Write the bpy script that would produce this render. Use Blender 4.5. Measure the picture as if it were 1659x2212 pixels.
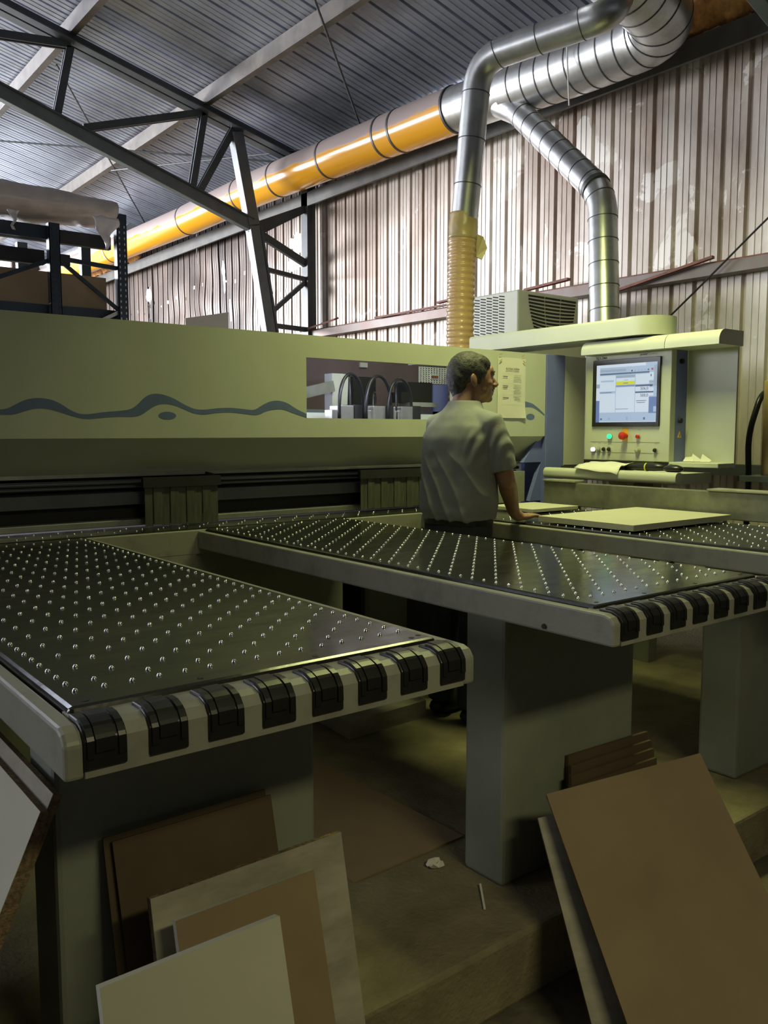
import bpy, bmesh, math, random
from mathutils import Vector, Matrix, Euler, noise
random.seed(7)
for o in list(bpy.data.objects): bpy.data.objects.remove(o)
S = bpy.context.scene
COL = S.collection
R = math.radians

# ------------------------------------------------------------------ camera
cam_d = bpy.data.cameras.new('camera'); cam = bpy.data.objects.new('camera', cam_d); COL.objects.link(cam)
cam_d.sensor_fit = 'VERTICAL'; cam_d.sensor_height = 24.0; cam_d.lens = 24.0 * 1853 / 2212
cam_d.clip_start = 0.02; cam_d.clip_end = 200
cam.location = (0, 0, 1.36)
cam.rotation_euler = (R(90 - 5.364), 0, R(52.027 - 90))
S.camera = cam

# ------------------------------------------------------------------ world, exposure, big lights
S.view_settings.view_transform = 'Standard'; S.view_settings.look = 'None'
S.view_settings.gamma = 1.0; S.view_settings.use_curve_mapping = False
S.view_settings.exposure = 0.0
W = bpy.data.worlds.new('world'); S.world = W; W.use_nodes = True
bg = W.node_tree.nodes['Background']; bg.inputs[0].default_value = (0.86, 0.91, 1.0, 1); bg.inputs[1].default_value = 2.5

def area(name, loc, target, sx, sy, power, color, spread=180):
    l = bpy.data.lights.new(name, 'AREA'); l.shape = 'RECTANGLE'; l.size = sx; l.size_y = sy
    l.energy = power; l.color = color; l.spread = R(spread)
    o = bpy.data.objects.new(name, l); COL.objects.link(o); o.location = loc
    d = Vector(target) - Vector(loc); o.rotation_euler = d.to_track_quat('-Z', 'Y').to_euler()
    return o
DAY = (0.93, 0.94, 1.0)
LAMP = (0.94, 1.0, 0.38)
# daylight entering through the big openings high in the far gable and the far left side
area('daylight_gable', (-2.4, 18.3, 3.4), (4.0, 6.0, 3.5), 7.4, 2.6, 3000, DAY)
area('daylight_side', (-8.6, 10.0, 3.4), (6.0, 7.0, 3.4), 9.0, 1.6, 300, DAY)
# fluorescent lamps hanging over the aisle by the operator and further back over the yard
area('lamp_operator', (3.05, 2.72, 3.62), (3.75, 2.75, 1.0), 0.22, 1.2, 47, LAMP, 140)
area('lamp_rear', (1.2, -1.2, 2.64), (1.4, 1.3, -0.1), 1.2, 0.2, 5.6, (1.0, 0.94, 0.52), 84)
# added fill light under the cover lip, brightens the saw's interior behind the window
area('fill_machine', (2.95, 3.78, 1.79), (3.2, 4.6, 1.45), 1.0, 0.05, 4.5, (0.82, 0.86, 1.0))

# ------------------------------------------------------------------ materials
MATS = {}
def mat(name, col, rough=0.5, metal=0.0, var=0.0, vscale=6.0, bump=0.0, bscale=40.0, emit=0.0, col2=None, spec=0.5, trans=0.0, stretch=None, coat=0.0, lo=0.35, hi=0.65, rvar=0.0):
    if name in MATS: return MATS[name]
    m = bpy.data.materials.new(name); m.use_nodes = True; N = m.node_tree.nodes; L = m.node_tree.links
    b = N['Principled BSDF']
    b.inputs['Base Color'].default_value = (*col, 1); b.inputs['Roughness'].default_value = rough
    b.inputs['Metallic'].default_value = metal; b.inputs['Specular IOR Level'].default_value = spec
    b.inputs['Transmission Weight'].default_value = trans; b.inputs['Coat Weight'].default_value = coat
    tc = N.new('ShaderNodeTexCoord'); src = tc.outputs['Object']
    if stretch:
        mp = N.new('ShaderNodeMapping'); mp.inputs['Scale'].default_value = stretch
        L.new(src, mp.inputs['Vector']); src = mp.outputs['Vector']
    if var > 0 or col2:
        n = N.new('ShaderNodeTexNoise'); n.inputs['Scale'].default_value = vscale; n.inputs['Detail'].default_value = 6; n.inputs['Roughness'].default_value = 0.62
        L.new(src, n.inputs['Vector'])
        r = N.new('ShaderNodeValToRGB'); r.color_ramp.elements[0].position = lo; r.color_ramp.elements[1].position = hi
        c2 = col2 if col2 else tuple(max(0, c * (1 - var)) for c in col)
        r.color_ramp.elements[0].color = (*c2, 1); r.color_ramp.elements[1].color = (*col, 1)
        L.new(n.outputs['Fac'], r.inputs['Fac']); L.new(r.outputs['Color'], b.inputs['Base Color'])
        if rvar:
            mr = N.new('ShaderNodeMapRange'); mr.inputs[1].default_value = 0.3; mr.inputs[2].default_value = 0.7
            mr.inputs[3].default_value = rough + rvar; mr.inputs[4].default_value = max(0.02, rough - rvar)
            L.new(n.outputs['Fac'], mr.inputs[0]); L.new(mr.outputs[0], b.inputs['Roughness'])
    if bump > 0:
        n2 = N.new('ShaderNodeTexNoise'); n2.inputs['Scale'].default_value = bscale; n2.inputs['Detail'].default_value = 4
        L.new(tc.outputs['Object'], n2.inputs['Vector'])
        bp = N.new('ShaderNodeBump'); bp.inputs['Strength'].default_value = bump; bp.inputs['Distance'].default_value = 0.01
        L.new(n2.outputs['Fac'], bp.inputs['Height']); L.new(bp.outputs['Normal'], b.inputs['Normal'])
    if emit > 0:
        b.inputs['Emission Color'].default_value = (*col, 1); b.inputs['Emission Strength'].default_value = emit
    MATS[name] = m; return m

M_paint = mat('machine_paint', (0.60, 0.62, 0.52), 0.42, var=0.10, vscale=2.2, bump=0.03, bscale=300)
M_tablep = mat('table_paint', (0.33, 0.325, 0.27), 0.42, var=0.35, vscale=9, bump=0.05, bscale=120, lo=0.25, hi=0.5)
M_ped = mat('pedestal_paint', (0.31, 0.33, 0.27), 0.5, var=0.2, vscale=3)
M_blue = mat('blue_paint', (0.175, 0.205, 0.53), 0.45, var=0.1)
M_stripe = mat('blue_stripe', (0.15, 0.20, 0.38), 0.5, var=0.12, vscale=14)
M_under = mat('dark_green_grey', (0.30, 0.31, 0.25), 0.6, var=0.15)
M_plate = mat('black_phenolic', (0.030, 0.032, 0.026), 0.17, var=0.5, vscale=5, spec=0.5, stretch=(1, 3.5, 1), rvar=0.08, bump=0.02, bscale=60)
M_ball = mat('steel_ball', (0.92, 0.92, 0.90), 0.12, 1.0)
M_rubber = mat('black_plastic', (0.018, 0.018, 0.018), 0.33, var=0.3, vscale=20)
M_dark = mat('dark_metal', (0.035, 0.035, 0.036), 0.55, 0.3, var=0.3)
M_black = mat('black_matte', (0.012, 0.012, 0.012), 0.7)
M_alu = mat('aluminium', (0.62, 0.62, 0.60), 0.35, 0.8, var=0.2, vscale=10)
M_greybar = mat('grey_bar', (0.19, 0.21, 0.23), 0.45, 0.3, var=0.2)
M_curt = mat('curtain_vinyl', (0.10, 0.10, 0.075), 0.6, var=0.45, vscale=8, stretch=(9, 1, 1))
M_truss = mat('truss_steel', (0.075, 0.085, 0.09), 0.42, 0.25, var=0.3, vscale=5)
M_trusslight = mat('truss_grey', (0.14, 0.16, 0.16), 0.45, 0.2, var=0.25, vscale=6)
M_eave = mat('eave_steel', (0.11, 0.11, 0.10), 0.5, 0.2, var=0.3)
M_purlin = mat('purlin_steel', (0.17, 0.15, 0.125), 0.5, 0.3, var=0.45, vscale=5)
M_rack = mat('rack_steel', (0.035, 0.05, 0.065), 0.4, 0.4, var=0.3)
M_girt = mat('girt_steel', (0.20, 0.19, 0.18), 0.5, 0.3, var=0.3, col2=(0.19, 0.13, 0.105), vscale=4)
M_rust = mat('rust_red', (0.30, 0.12, 0.085), 0.7, var=0.5, vscale=9)
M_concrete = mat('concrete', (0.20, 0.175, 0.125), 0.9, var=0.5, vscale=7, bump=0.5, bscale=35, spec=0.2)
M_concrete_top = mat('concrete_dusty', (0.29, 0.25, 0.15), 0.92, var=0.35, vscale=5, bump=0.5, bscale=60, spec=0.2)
M_galv = mat('galvanised_duct', (0.60, 0.61, 0.60), 0.36, 0.9, var=0.25, vscale=7, bump=0.06, bscale=12)
M_seam = mat('duct_seam', (0.10, 0.10, 0.10), 0.5, 0.6)
M_hose = mat('flex_hose', (0.62, 0.40, 0.16), 0.35, var=0.2, vscale=6, coat=0.3)
M_tape = mat('brown_tape', (0.58, 0.44, 0.18), 0.3, var=0.3)
M_foam = mat('orange_foam', (0.92, 0.47, 0.18), 0.9, var=0.5, vscale=12, bump=0.8, bscale=30)
M_mdf = mat('mdf_brown', (0.34, 0.25, 0.145), 0.8, var=0.16, vscale=3, spec=0.25)
M_mdfdark = mat('hardboard_dark', (0.145, 0.105, 0.065), 0.75, var=0.2, vscale=4, spec=0.2)
M_mel = mat('white_melamine', (0.62, 0.60, 0.47), 0.55, var=0.06, vscale=3, spec=0.3)
M_melworn = mat('worn_white_board', (0.50, 0.46, 0.36), 0.65, var=0.35, vscale=5, stretch=(1, 1, 3), spec=0.3)
M_chip = mat('chipboard_edge', (0.36, 0.25, 0.14), 0.9, var=0.6, vscale=90, bump=0.6, bscale=160)
M_paper = mat('paper', (0.78, 0.76, 0.68), 0.85, var=0.05, vscale=8)
M_ink = mat('ink', (0.06, 0.06, 0.06), 0.8)
M_inkgrey = mat('ink_grey', (0.36, 0.35, 0.31), 0.8)
M_bezel = mat('screen_bezel', (0.012, 0.012, 0.014), 0.25)
M_maroon = mat('maroon_panel', (0.24, 0.175, 0.22), 0.6, var=0.3, vscale=2)
M_white = mat('white_paint', (0.78, 0.80, 0.82), 0.4, var=0.08)
M_tubeblk = mat('black_hose', (0.015, 0.015, 0.016), 0.3)
M_plastic = mat('wrap_film', (0.58, 0.51, 0.47), 0.28, var=0.30, vscale=4, bump=0.7, bscale=9, spec=0.6)
M_filmwhite = mat('white_film', (0.72, 0.67, 0.66), 0.35, var=0.1, bump=0.5, bscale=14)
M_red = mat('red_plastic', (0.60, 0.03, 0.02), 0.35)
M_yellow = mat('yellow_label', (0.80, 0.48, 0.02), 0.5)
M_chrome = mat('chrome_ring', (0.7, 0.7, 0.68), 0.2, 1.0)
M_green_lit = mat('green_lamp', (0.02, 1.0, 0.35), 0.4, emit=1.4)
M_white_lit = mat('white_lamp', (1.0, 1.0, 0.92), 0.4, emit=3.0)
M_greybtn = mat('grey_button', (0.42, 0.42, 0.34), 0.5)
M_wood = mat('pale_wood', (0.55, 0.40, 0.20), 0.7, var=0.25, vscale=4, stretch=(8, 8, 1))
M_grille = mat('grille_dark', (0.02, 0.02, 0.018), 0.8)

# sheet metal for wall and roof: galvanised with brown soot and peeled pale patches
def sheet_mat(name, base, stain, pale, metal, rough, zs, amount, burn=False):
    m = bpy.data.materials.new(name); m.use_nodes = True; N = m.node_tree.nodes; L = m.node_tree.links
    b = N['Principled BSDF']; b.inputs['Metallic'].default_value = metal; b.inputs['Roughness'].default_value = rough
    tc = N.new('ShaderNodeTexCoord'); mp = N.new('ShaderNodeMapping'); mp.inputs['Scale'].default_value = (1, 1, zs)
    L.new(tc.outputs['Object'], mp.inputs['Vector'])
    n1 = N.new('ShaderNodeTexNoise'); n1.inputs['Scale'].default_value = 0.9; n1.inputs['Detail'].default_value = 9; n1.inputs['Roughness'].default_value = 0.65
    n2 = N.new('ShaderNodeTexNoise'); n2.inputs['Scale'].default_value = 2.1; n2.inputs['Detail'].default_value = 10; n2.inputs['Roughness'].default_value = 0.6; n2.inputs['Distortion'].default_value = 0.6
    L.new(mp.outputs['Vector'], n1.inputs['Vector']); L.new(tc.outputs['Object'], n2.inputs['Vector'])
    r1 = N.new('ShaderNodeValToRGB'); r1.color_ramp.elements[0].position = 0.40; r1.color_ramp.elements[1].position = 0.62
    r1.color_ramp.elements[0].color = (*base, 1); r1.color_ramp.elements[1].color = (*stain, 1)
    r2 = N.new('ShaderNodeValToRGB'); r2.color_ramp.elements[0].position = 0.60; r2.color_ramp.elements[1].position = 0.615
    r2.color_ramp.elements[0].color = (0, 0, 0, 1); r2.color_ramp.elements[1].color = (amount, amount, amount, 1)
    mx = N.new('ShaderNodeMix'); mx.data_type = 'RGBA'; mx.inputs[7].default_value = (*pale, 1)
    L.new(n1.outputs['Fac'], r1.inputs['Fac']); L.new(n2.outputs['Fac'], r2.inputs['Fac'])
    L.new(r2.outputs['Color'], mx.inputs[0]); L.new(r1.outputs['Color'], mx.inputs[6])
    if burn:                                   # fire-blackened stretch of the wall
        sx = N.new('ShaderNodeSeparateXYZ'); L.new(tc.outputs['Object'], sx.inputs[0])
        ma = N.new('ShaderNodeMath'); ma.operation = 'MULTIPLY_ADD'; ma.inputs[1].default_value = 3.2; L.new(n1.outputs['Fac'], ma.inputs[0]); L.new(sx.outputs['Y'], ma.inputs[2])
        mr = N.new('ShaderNodeMapRange'); mr.inputs[1].default_value = 10.2; mr.inputs[2].default_value = 12.2; L.new(ma.outputs[0], mr.inputs[0])
        n3 = N.new('ShaderNodeTexNoise'); n3.inputs['Scale'].default_value = 1.6; n3.inputs['Detail'].default_value = 8; L.new(mp.outputs['Vector'], n3.inputs['Vector'])
        r3 = N.new('ShaderNodeValToRGB'); r3.color_ramp.elements[0].position = 0.38; r3.color_ramp.elements[1].position = 0.66
        r3.color_ramp.elements[0].color = (0.045, 0.030, 0.023, 1); r3.color_ramp.elements[1].color = (0.175, 0.128, 0.10, 1); L.new(n3.outputs['Fac'], r3.inputs['Fac'])
        m2 = N.new('ShaderNodeMix'); m2.data_type = 'RGBA'; L.new(mr.outputs[0], m2.inputs[0]); L.new(mx.outputs[2], m2.inputs[6]); L.new(r3.outputs['Color'], m2.inputs[7]); L.new(m2.outputs[2], b.inputs['Base Color'])
    else: L.new(mx.outputs[2], b.inputs['Base Color'])
    MATS[name] = m; return m
M_wall = sheet_mat('wall_sheet', (0.74, 0.685, 0.61), (0.36, 0.28, 0.22), (0.82, 0.78, 0.71), 0.30, 0.42, 0.35, 0.8, True)
M_roof = sheet_mat('roof_sheet', (0.38, 0.41, 0.48), (0.24, 0.255, 0.30), (0.44, 0.47, 0.53), 0.55, 0.34, 1.0, 0.25)

# yellow duct: gloss enamel; upward faces greyed for dust plus a painted roof reflection
def duct_mat():
    m = bpy.data.materials.new('yellow_duct'); m.use_nodes = True; N = m.node_tree.nodes; L = m.node_tree.links
    b = N['Principled BSDF']
    g = N.new('ShaderNodeNewGeometry'); sp = N.new('ShaderNodeSeparateXYZ'); L.new(g.outputs['Normal'], sp.inputs[0])
    tc = N.new('ShaderNodeTexCoord'); n = N.new('ShaderNodeTexNoise'); n.inputs['Scale'].default_value = 3; n.inputs['Detail'].default_value = 5
    L.new(tc.outputs['Object'], n.inputs['Vector'])
    ad = N.new('ShaderNodeMath'); ad.operation = 'MULTIPLY_ADD'; ad.inputs[1].default_value = 0.5; ad.inputs[2].default_value = -0.15
    L.new(n.outputs['Fac'], ad.inputs[0])
    a2 = N.new('ShaderNodeMath'); a2.operation = 'ADD'; L.new(sp.outputs['Z'], a2.inputs[0]); L.new(ad.outputs[0], a2.inputs[1])
    r = N.new('ShaderNodeValToRGB'); r.color_ramp.elements[0].position = 0.0; r.color_ramp.elements[1].position = 0.12
    r.color_ramp.elements[0].color = (0.78, 0.36, 0.018, 1); r.color_ramp.elements[1].color = (0.36, 0.29, 0.27, 1)
    L.new(a2.outputs[0], r.inputs['Fac']); L.new(r.outputs['Color'], b.inputs['Base Color'])
    r2 = N.new('ShaderNodeMapRange'); r2.inputs[1].default_value = 0.0; r2.inputs[2].default_value = 0.12; r2.inputs[3].default_value = 0.2; r2.inputs[4].default_value = 0.6
    L.new(a2.outputs[0], r2.inputs[0]); L.new(r2.outputs[0], b.inputs['Roughness'])
    MATS['yellow_duct'] = m; return m
M_yduct = duct_mat()

# ------------------------------------------------------------------ mesh helpers
class MB:
    def __init__(s): s.v = []; s.f = []
    def add(s, vs, fs):
        n = len(s.v); s.v += [tuple(v) for v in vs]; s.f += [tuple(i + n for i in f) for f in fs]; return s
    def box(s, x0, x1, y0, y1, z0, z1):
        return s.add([(x0, y0, z0), (x1, y0, z0), (x1, y1, z0), (x0, y1, z0), (x0, y0, z1), (x1, y0, z1), (x1, y1, z1), (x0, y1, z1)],
                     [(0, 3, 2, 1), (4, 5, 6, 7), (0, 1, 5, 4), (1, 2, 6, 5), (2, 3, 7, 6), (3, 0, 4, 7)])
    def bar(s, a, b, w, h, side=(0, 1, 0)):      # rectangular bar from a to b: w along `side`, h across
        a = Vector(a); b = Vector(b); d = (b - a).normalized(); sd = Vector(side); sd = (sd - d * sd.dot(d)).normalized(); up = d.cross(sd)
        o = [sd * (w / 2 * i) + up * (h / 2 * j) for i, j in ((-1, -1), (1, -1), (1, 1), (-1, 1))]
        return s.add([a + q for q in o] + [b + q for q in o], [(3, 2, 1, 0), (4, 5, 6, 7), (0, 1, 5, 4), (1, 2, 6, 5), (2, 3, 7, 6), (3, 0, 4, 7)])
    def angle(s, a, b, leg, t, side=(0, 1, 0), flip=1):   # L section
        a = Vector(a); b = Vector(b); d = (b - a).normalized(); sd = Vector(side); sd = (sd - d * sd.dot(d)).normalized(); up = d.cross(sd) * flip
        pts = [(0, 0), (leg, 0), (leg, t), (t, t), (t, leg), (0, leg)]
        o = [sd * p + up * q for p, q in pts]
        n = 6
        return s.add([a + q for q in o] + [b + q for q in o], [tuple(range(n - 1, -1, -1)), tuple(range(n, 2 * n))] + [(i, (i + 1) % n, n + (i + 1) % n, n + i) for i in range(n)])
    def prism(s, poly, axis, a, b):              # polygon in the two other axes, extruded along axis from a to b
        def p3(p, t): return {'x': (t, p[0], p[1]), 'y': (p[0], t, p[1]), 'z': (p[0], p[1], t)}[axis]
        n = len(poly)
        return s.add([p3(p, a) for p in poly] + [p3(p, b) for p in poly], [tuple(range(n)), tuple(range(2 * n - 1, n - 1, -1))] + [(i, n + i, n + (i + 1) % n, (i + 1) % n) for i in range(n)])
    def strip(s, up, lo, y0, y1):                # flat ribbon in the XZ plane between two edge lines, given thickness
        n = len(up)
        for y in (y0, y1): s.v += []
        base = len(s.v)
        for y in (y0, y1):
            s.v += [(p[0], y, p[1]) for p in up] + [(p[0], y, p[1]) for p in lo]
        for i in range(n - 1):
            s.f.append((base + i, base + i + 1, base + n + i + 1, base + n + i))
            o = base + 2 * n
            s.f.append((o + i, o + n + i, o + n + i + 1, o + i + 1))
            s.f.append((base + i, o + i, o + i + 1, base + i + 1)); s.f.append((base + n + i, base + n + i + 1, o + n + i + 1, o + n + i))
        return s
    def tube(s, path, r, seg=14, cap=True, ry=None):
        path = [Vector(p) for p in path]; n = len(path); rs = r if isinstance(r, (list, tuple)) else [r] * n
        t0 = (path[1] - path[0]).normalized(); u = t0.orthogonal().normalized(); base = len(s.v)
        for i, p in enumerate(path):
            t = (path[min(i + 1, n - 1)] - path[max(i - 1, 0)]).normalized()
            u = (u - t * u.dot(t)).normalized(); w = t.cross(u)
            for k in range(seg):
                a = 2 * math.pi * k / seg
                s.v.append(tuple(p + (u * math.cos(a) + w * math.sin(a)) * rs[i]))
        for i in range(n - 1):
            for k in range(seg):
                k2 = (k + 1) % seg
                s.f.append((base + i * seg + k, base + i * seg + k2, base + (i + 1) * seg + k2, base + (i + 1) * seg + k))
        if cap:
            s.f.append(tuple(base + k for k in range(seg - 1, -1, -1))); s.f.append(tuple(base + (n - 1) * seg + k for k in range(seg)))
        return s
    def ell(s, c, r, seg=14, rings=8, rot=None):
        base = len(s.v); c = Vector(c)
        pts = []
        for i in range(rings + 1):
            ph = math.pi * i / rings
            for k in range(seg):
                a = 2 * math.pi * k / seg
                p = Vector((r[0] * math.sin(ph) * math.cos(a), r[1] * math.sin(ph) * math.sin(a), r[2] * math.cos(ph)))
                if rot: p = rot @ p
                pts.append(tuple(c + p))
        s.v += pts
        for i in range(rings):
            for k in range(seg):
                k2 = (k + 1) % seg
                s.f.append((base + i * seg + k, base + (i + 1) * seg + k, base + (i + 1) * seg + k2, base + i * seg + k2))
        return s
    def loft(s, rings, seg=24):                  # rings: (cx, cy, cz, rx, ry) horizontal ellipses
        base = len(s.v)
        for (cx, cy, cz, rx, ry) in rings:
            for k in range(seg):
                a = 2 * math.pi * k / seg
                ca, sa = math.cos(a), math.sin(a)
                q = 0.8
                s.v.append((cx + rx * math.copysign(abs(ca) ** q, ca), cy + ry * math.copysign(abs(sa) ** q, sa), cz))
        n = len(rings)
        for i in range(n - 1):
            for k in range(seg):
                k2 = (k + 1) % seg
                s.f.append((base + i * seg + k, base + i * seg + k2, base + (i + 1) * seg + k2, base + (i + 1) * seg + k))
        s.f.append(tuple(base + k for k in range(seg - 1, -1, -1))); s.f.append(tuple(base + (n - 1) * seg + k for k in range(seg)))
        return s
    def mesh(s, name, smooth=False):
        me = bpy.data.meshes.new(name); me.from_pydata(s.v, [], s.f); me.update()
        bm = bmesh.new(); bm.from_mesh(me)
        bmesh.ops.remove_doubles(bm, verts=bm.verts, dist=1e-6)
        bmesh.ops.recalc_face_normals(bm, faces=bm.faces); bm.to_mesh(me); bm.free()
        if smooth: me.polygons.foreach_set('use_smooth', [True] * len(me.polygons))
        return me

def obj(name, mb, material, parent=None, smooth=False, bevel=0.0, seg=2, loc=None, autosm=False):
    me = mb.mesh(name, smooth) if isinstance(mb, MB) else mb
    me.materials.clear(); me.materials.append(material)
    o = bpy.data.objects.new(name, me); COL.objects.link(o)
    if parent: o.parent = parent
    if loc: o.location = loc
    if bevel > 0:
        b = o.modifiers.new('bevel', 'BEVEL'); b.width = bevel; b.segments = seg; b.limit_method = 'ANGLE'; b.angle_limit = R(35)
    if autosm:
        bm = bmesh.new(); bm.from_mesh(me)
        for e in bm.edges:
            if len(e.link_faces) == 2 and e.calc_face_angle(0) > R(35): e.smooth = False
        for f in bm.faces: f.smooth = True
        bm.to_mesh(me); bm.free()
    return o
def tag(o, label, cat, group=None):
    o['label'] = label; o['category'] = cat
    if group: o['group'] = group
    return o
def thing(name, label, cat, loc=(0, 0, 0), group=None):
    o = bpy.data.objects.new(name, None); COL.objects.link(o); o.location = loc; o.empty_display_size = 0.1
    return tag(o, label, cat, group)
def rel(mb, loc):
    mb.v = [(v[0] - loc[0], v[1] - loc[1], v[2] - loc[2]) for v in mb.v]; return mb
def struct(name, mb=None, m=None, **k):
    if mb is None:
        o = bpy.data.objects.new(name, None); COL.objects.link(o)
    else: o = obj(name, mb, m, **k)
    o['kind'] = 'structure'; return o
def stuff(o): o['kind'] = 'stuff'; return o
def fillet(pts, rad, n=7):
    pts = [Vector(p) for p in pts]; out = [pts[0]]
    for i in range(1, len(pts) - 1):
        a, b, c = pts[i - 1], pts[i], pts[i + 1]; u = (a - b).normalized(); w = (c - b).normalized()
        r = min(rad, (a - b).length * 0.45, (c - b).length * 0.45)
        p, q = b + u * r, b + w * r
        for k in range(n + 1):
            t = k / n; out.append(p * (1 - t) ** 2 + b * 2 * t * (1 - t) + q * t * t)
    out.append(pts[-1]); return out
def sub(path, step):
    out = []
    for a, b in zip(path[:-1], path[1:]):
        a, b = Vector(a), Vector(b); n = max(1, int((b - a).length / step))
        out += [a.lerp(b, i / n) for i in range(n)]
    return out + [Vector(path[-1])]
def text_mesh(txt, size, extrude=0.0003, bold=0.0, align='CENTER'):
    c = bpy.data.curves.new('text', 'FONT'); c.body = txt; c.size = size; c.extrude = extrude; c.offset = bold; c.align_x = align; c.align_y = 'CENTER'
    c.resolution_u = 2
    o = bpy.data.objects.new('text', c); COL.objects.link(o)
    dg = bpy.context.evaluated_depsgraph_get(); me = bpy.data.meshes.new_from_object(o.evaluated_get(dg))
    bpy.data.objects.remove(o); return me
def remesh(mb, voxel, smooth_it=6):
    me = mb.mesh('tmp'); o = bpy.data.objects.new('tmp', me); COL.objects.link(o)
    r = o.modifiers.new('r', 'REMESH'); r.mode = 'VOXEL'; r.voxel_size = voxel
    s = o.modifiers.new('s', 'SMOOTH'); s.factor = 0.5; s.iterations = smooth_it
    dg = bpy.context.evaluated_depsgraph_get(); m2 = bpy.data.meshes.new_from_object(o.evaluated_get(dg))
    bpy.data.objects.remove(o)
    m2.polygons.foreach_set('use_smooth', [True] * len(m2.polygons)); return m2

# ================================================================== STRUCTURE
EDGE = 1.515
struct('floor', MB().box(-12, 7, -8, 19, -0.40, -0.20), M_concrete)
plat = MB()
# raised slab with a chipped front edge
nx = 90; pts = []
for i in range(nx + 1):
    x = -10 + 16.2 * i / nx
    j = 0.012 * noise.noise(Vector((x * 5, 0, 0)))
    pts.append((x, EDGE + j))
plat.prism(pts + [(6.2, 18.8), (-10, 18.8)], 'z', -0.20, 0.0)
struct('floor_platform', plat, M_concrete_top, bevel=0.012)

WX = 6.0
def roofz(x): return 5.357 - 0.24 * (x - 2.393) + 0.16
# --- right wall: profiled sheets, 0.8 m cover width, ribs towards the room
wall = struct('wall_right')
def rib_profile(y0, w, pitch=0.2, d=0.032):
    n = int(round(w / pitch)); out = []
    for i in range(n):
        y = y0 + i * pitch
        out += [(y, 0), (y + 0.006, d), (y + 0.036, d), (y + 0.042, 0), (y + 0.095, 0), (y + 0.098, 0.004), (y + 0.102, 0.004), (y + 0.105, 0), (y + 0.148, 0), (y + 0.151, 0.004), (y + 0.155, 0.004), (y + 0.158, 0)]
    return out + [(y0 + w, 0)]
HOLES = [((14.18, 3.66), (0.11, 0.14)), ((14.16, 3.32), (0.035, 0.30)), ((9.52, 3.74), (0.15, 0.13)), ((9.56, 3.50), (0.17, 0.09)), ((9.62, 3.60), (0.05, 0.06)), ((12.33, 4.15), (0.014, 0.24)),
         ((11.50, 3.70), (0.05, 0.12)), ((11.47, 3.52), (0.03, 0.15)), ((11.30, 3.10), (0.03, 0.16))]
random.seed(3)
DOTS = [(15.0 - 0.32 * i + random.uniform(-.05, .05), 3.42 + 0.012 * i + random.uniform(-.08, .08)) for i in range(15)] + [(9.9, 3.16), (10.1, 3.15), (9.75, 3.18), (10.65, 3.62)]
def in_hole(y, z):
    for (hy, hz), (ry, rz) in HOLES:
        k = 1 + 0.45 * noise.noise(Vector((y * 14, z * 14, 3)))
        if ((y - hy) / ry) ** 2 + ((z - hz) / rz) ** 2 < k: return True
    for hy, hz in DOTS:
        if abs(y - hy) < 0.018 and abs(z - hz) < 0.024: return True
    return False
y = 0.4
while y < 18.6:
    fine = 8.8 < y + 0.8 and y < 15.4
    prof = rib_profile(y, 0.8)
    if fine:                                   # burnt, torn sheets: fine grid so that tears are real openings
        pr = []
        for a, b in zip(prof[:-1], prof[1:]):
            n = max(1, int((b[0] - a[0]) / 0.012)); pr += [(a[0] + (b[0] - a[0]) * i / n, a[1] + (b[1] - a[1]) * i / n) for i in range(n)]
        prof = pr + [prof[-1]]
        zs = [0, 1.2, 2.2] + [2.4 + 0.026 * i for i in range(80)] + [4.75]
    else: zs = [0, 1.5, 2.6, 4.75]
    mb = MB(); nP = len(prof)
    tilt = random.uniform(-0.004, 0.004) if fine else 0.0
    for z in zs:
        for (py, pd) in prof:
            dx = tilt * (z - 2)
            if fine:
                amp = max(0, 1 - abs(py - 12.0) / 2.6) * max(0, 1 - abs(z - 3.2) / 1.1)
                dx += 0.07 * amp * noise.noise(Vector((py * 1.7, z * 1.6, 5)))
            mb.v.append((WX + (pd if pd > 0.006 else -pd) + dx, py, z))
    for i in range(len(zs) - 1):
        for k in range(nP - 1):
            if fine and in_hole((prof[k][0] + prof[k + 1][0]) / 2, (zs[i] + zs[i + 1]) / 2): continue
            mb.f.append((i * nP + k, i * nP + k + 1, (i + 1) * nP + k + 1, (i + 1) * nP + k))
    obj('wall_panel', mb, M_wall, wall)
    y += 0.8
# eave beam, girts (rails) on the wall
obj('eave_beam', MB().box(5.831, 5.95, 1.0, 18.5, 4.14, 4.22).box(5.80, 5.83, 1.0, 18.5, 4.06, 4.22), M_eave, wall)
obj('wall_rail', MB().box(5.84, 5.96, 1.0, 9.3, 2.50, 2.585), M_girt, wall)
obj('rail_top', MB().box(5.86, 5.95, 1.0, 9.2, 2.586, 2.60), M_rust, wall)
obj('wall_rail', MB().box(5.84, 5.96, 1.0, 9.3, 1.04, 1.12), M_truss, wall)
# bent, rusty strips hanging off the rail
for (pa, pb, w) in (((5.80, 4.55, 2.46), (5.80, 3.55, 2.62), 0.035), ((5.82, 5.4, 2.62), (5.82, 4.9, 2.65), 0.05), ((5.81, 7.6, 2.60), (5.81, 6.2, 2.61), 0.03), ((5.80, 8.9, 2.61), (5.78, 8.3, 2.66), 0.07), ((5.80, 6.55, 2.64), (5.8, 6.15, 2.66), 0.05)):
    obj('bent_strip', MB().bar(pa, pb, 0.02, w), M_rust, wall)

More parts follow.
